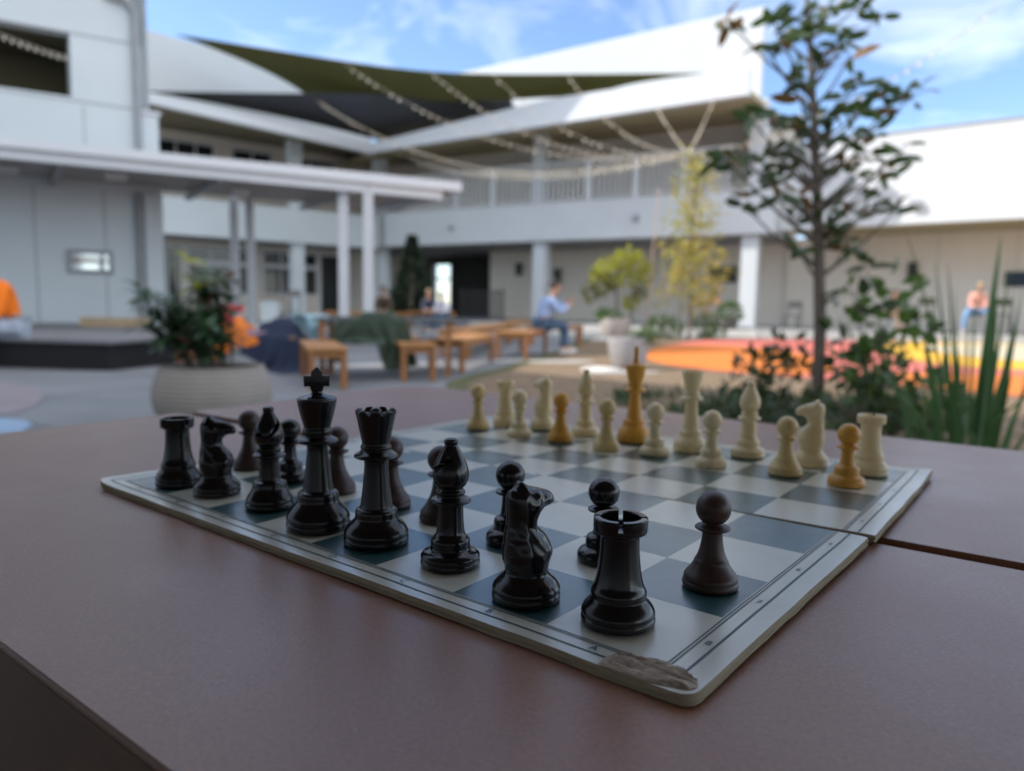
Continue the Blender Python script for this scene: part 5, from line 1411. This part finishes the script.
def horse():
    pts = chaikin(HORSE + [HORSE[0]], 2)[:-1]
    bd_ = []
    for a, b in zip(pts, pts[1:] + pts[:1]):
        n = max(1, int(math.hypot(b[0] - a[0], b[1] - a[1]) / .7))
        for k in range(n): bd_.append((a[0] + (b[0] - a[0]) * k / n, a[1] + (b[1] - a[1]) * k / n))
    def inside(x, y):
        c = False; j = len(bd_) - 1
        for i in range(len(bd_)):
            xi, yi = bd_[i]; xj, yj = bd_[j]
            if (yi > y) != (yj > y) and x < (xj - xi) * (y - yi) / (yj - yi) + xi: c = not c
            j = i
        return c
    def dist(x, y): return min(math.hypot(x - a, y - b) for a, b in bd_)
    inner = []
    for i in range(-14, 18):
        for j in range(8, 70):
            x, y = i * .85 + (.42 if j % 2 else 0), j * .85
            if inside(x, y) and dist(x, y) > .45: inner.append((x, y))
    allp = bd_ + inner; nb_ = len(bd_)
    res = geometry.delaunay_2d_cdt([Vector(p) for p in allp], [], [list(range(nb_))], 1, 1e-6)
    vs, fs = res[0], res[2]
    def T(x, z):
        if z < 24: w = 10.6 + (z - 15) * .0
        elif z < 36: w = 10.5 - (z - 24) * .25
        elif z < 46: w = 7.5 - (z - 36) * .04
        else: w = 7.1 - (z - 46) * .10
        if z > 41 and x > 2: w -= min(2.6, (x - 2) * .2)
        return w
    def half(x, z):
        d = dist(x, z); Rr_ = 9.0 if z < 30 else 6.0
        k = min(1, d / Rr_); h = T(x, z) * math.sqrt(max(0, 1 - (1 - k) ** 2))
        xb = -11.6 if z < 24 else -11.6 + (z - 24) * .14
        db = x + 11.2                      # distance from the back of the neck
        if z > 26 and z < 56 and x < -3.5:
            if db < 3.2: h += .24 * math.sin(z * 2 * math.pi / 2.0) * min(1, d / 1.5)
            h -= .6 * math.exp(-((db - 3.9) / 1.0) ** 2)                # groove beside the mane
        h -= .55 * math.exp(-(((x - 1.5) * .62 + (z - 33.5) * .78 - .0) / 1.4) ** 2) * (1 if 24 < z < 41 else 0)   # fold down the chest
        h -= .45 * math.exp(-(((x + 2.5) * .7 + (z - 30) * .7) / 1.6) ** 2) * (1 if 22 < z < 40 else 0)
        h += 1.4 * math.exp(-((x - 3.2) ** 2 + (z - 51.0) ** 2) / 2.2) - 1.0 * math.exp(-((x - 5.6) ** 2 + (z - 50.2) ** 2) / 2.0) + .9 * math.exp(-((x - 1.0) ** 2 + (z - 46.0) ** 2) / 9.0)  # eye
        h -= .8 * math.exp(-((x - 12.8) ** 2 + (z - 47.6) ** 2) / .8)  # nostril
        if 9.5 < x < 15.2: h -= .7 * math.exp(-((z - 45.3 + (x - 12) * .1) / .45) ** 2)   # mouth
        if z > 55.5: h = min(h, 3.4); h *= .6 + .4 * min(1, d)
        return max(h, 0)
    bm = bmesh.new(); A, Bv = [], []
    for i, v in enumerate(vs):
        d = dist(v.x, v.y)
        if d < .02:
            q = bm.verts.new((0, v.x * MM, v.y * MM)); A.append(q); Bv.append(q)
        else:
            h = max(.15, half(v.x, v.y)) * MM
            A.append(bm.verts.new((h, v.x * MM, v.y * MM))); Bv.append(bm.verts.new((-h, v.x * MM, v.y * MM)))
    for f in fs:
        try:
            bm.faces.new([A[i] for i in f])
            if len({Bv[i] for i in f} | {A[i] for i in f}) > 3: bm.faces.new([Bv[i] for i in reversed(f)])
        except ValueError: pass
    for _ in range(3): bmesh.ops.smooth_vert(bm, verts=bm.verts, factor=.5, use_axis_x=True)
    # split the ears
    for v in bm.verts:
        if v.co.z > .0558 and abs(v.co.x) < .0009: v.co.z -= (.0009 - abs(v.co.x)) * 1.6
    return bm
CACHE = {}
def piece(kind, style, m, label, uv, rz=0, rs=1.0, hs=1.0):
    u, v = uv
    zb = nz_(0, v * S) + .0004 if v < 4.05 else fz_(0, (v - 4.1) * S) + .0005
    if v >= 4.05: zb += 0.0002
    p = ROOT + Matrix.Rotation(RZ, 3, 'Z') @ Vector((-u * S, v * S, zb))
    col = 'black' if m in (BLACK, BROWN) else 'white'
    t = thing('chess_' + kind, label, 'chess ' + kind, p, rz, 'dark chess pieces' if col == 'black' else 'light chess pieces')
    t.scale = (rs, rs, hs)
    def mesh(n, fn, angle):
        k = (n, kind, style, m.name)
        if k in CACHE:
            o = bpy.data.objects.new(n, CACHE[k]); COL.objects.link(o); o.parent = t
        else:
            o = obj(n, fn(), m, t, angle); CACHE[k] = o.data
        return o
    bk = kind if kind not in ('pawn',) else 'pawn_' + style
    if kind == 'bishop' and style == 'cone': bk = 'bishop_cone'
    mesh('base' if kind == 'knight' else 'body', lambda: body_bm(bk, 1), 50)
    if kind == 'pawn': mesh('head', head_pawn, 60)
    if kind == 'rook': mesh('battlement', battlement, 35)
    if kind == 'bishop': mesh('mitre', mitre, 45)
    if kind == 'queen': mesh('coronet', coronet, 45)
    if kind == 'king': mesh('cross', cross, 35)
    if kind == 'knight': mesh('horse_head', horse, 179)
    return t
piece('rook', 'a', BLACK, 'glossy black rook nearest the torn board corner', (.60, .39), R(-8), 1, .945)
piece('rook', 'b', BLACK, 'black rook at the far left end of the dark back row', (7.34, .34), R(-30))
piece('knight', 'a', BLACK, 'black knight between the nearest rook and the nearer bishop', (1.44, .30), R(-56))
piece('knight', 'a', BLACK, 'black knight beside the far left rook, muzzle to the right', (6.52, .42), R(-96))
piece('bishop', 'step', BLACK, 'glossy black bishop beside the queen, nearer to the camera', (2.48, .47), R(170))
piece('bishop', 'cone', BLACK, 'black bishop left of the black king', (5.48, .50), R(-100), 1.0, 1.0)
piece('queen', 'a', BLACK, 'black queen with scalloped crown', (3.52, .46), R(20))
piece('king', 'a', BLACK, 'black king with cross, tallest of the dark pieces', (4.38, .38), R(14))
BP = 'dark pawn'
piece('pawn', 'cone', BROWN, 'dark brown pawn standing alone at the board\'s right side', (.36, 1.57), 0)
piece('pawn', 'step', BLACK, 'black pawn behind the nearest black rook', (1.45, 1.52), 0, 1, .95)
piece('pawn', 'step', BLACK, 'black pawn behind the nearer black knight', (2.48, 1.36), 0)
piece('pawn', 'cone', BROWN, 'dark brown pawn half hidden behind the nearer black bishop', (3.56, 1.45), 0)
piece('pawn', 'cone', BROWN, 'reddish brown pawn mostly hidden behind the black queen', (4.42, 1.47), 0)
piece('pawn', 'cone', BROWN, 'reddish brown pawn just right of the black king', (5.46, 1.48), 0)
piece('pawn', 'step', BLACK, 'black pawn between the black king and the far black bishop', (6.42, 1.44), 0)
piece('pawn', 'cone', BROWN, 'reddish brown pawn behind the far left black knight', (7.50, 1.50), 0)
piece('rook', 'a', CREAMP, 'cream rook at the right end of the light back row', (.49, 7.50), R(55), .95)
piece('knight', 'a', CREAMP, 'cream knight on the right, muzzle turned left', (1.36, 7.52), R(82), .95, 1.03)
piece('bishop', 'step', CREAMP, 'cream bishop on the right, between knight and queen', (2.37, 7.53), R(60), .98, 1.03)
piece('queen', 'a', CREAMP, 'cream queen with flared crown', (3.29, 7.28), 0, .86)
piece('king', 'a', AMBER, 'amber orange king, tallest of the light pieces', (4.48, 7.44), R(81), .90, .98)
piece('bishop', 'step', CREAMP, 'cream bishop left of the amber king', (5.50, 7.38), R(40), .95, 1.03)
piece('knight', 'a', CREAMP, 'cream knight on the left, half turned with its muzzle to the left', (6.50, 7.38), R(62), .88, 1.04)
piece('rook', 'a', CREAMP, 'cream rook at the left end of the light back row', (7.26, 7.12), R(30), .88, 1.02)
piece('pawn', 'step', AMBER, 'amber pawn in front of the right cream rook', (.53, 6.46), 0, 1, 1.02)
piece('pawn', 'cone', YELLP, 'yellowed pawn in front of the right cream knight', (1.41, 6.54), 0, 1, 1.02)
piece('pawn', 'step', CREAMP, 'cream pawn third from the right end of its row', (2.49, 6.33), 0, 1, 1.02)
piece('pawn', 'step', CREAMP, 'cream pawn just right of the amber king\'s foot', (3.57, 6.52), 0, 1, 1.02)
piece('pawn', 'cone', YELLP, 'yellowed pawn just left of the amber king', (4.39, 6.34), 0, .97, 1.03)
piece('pawn', 'cone', AMBER, 'amber pawn in front of the left cream bishop', (5.45, 6.49), 0, .97, 1.04)
piece('pawn', 'step', CREAMP, 'cream pawn between the left cream rook and left knight', (6.30, 6.36), 0, .98, 1.02)
piece('pawn', 'cone', YELLP, 'yellowed pawn at the left end of the light pawn row', (7.38, 6.42), 0, .95, 1.04)
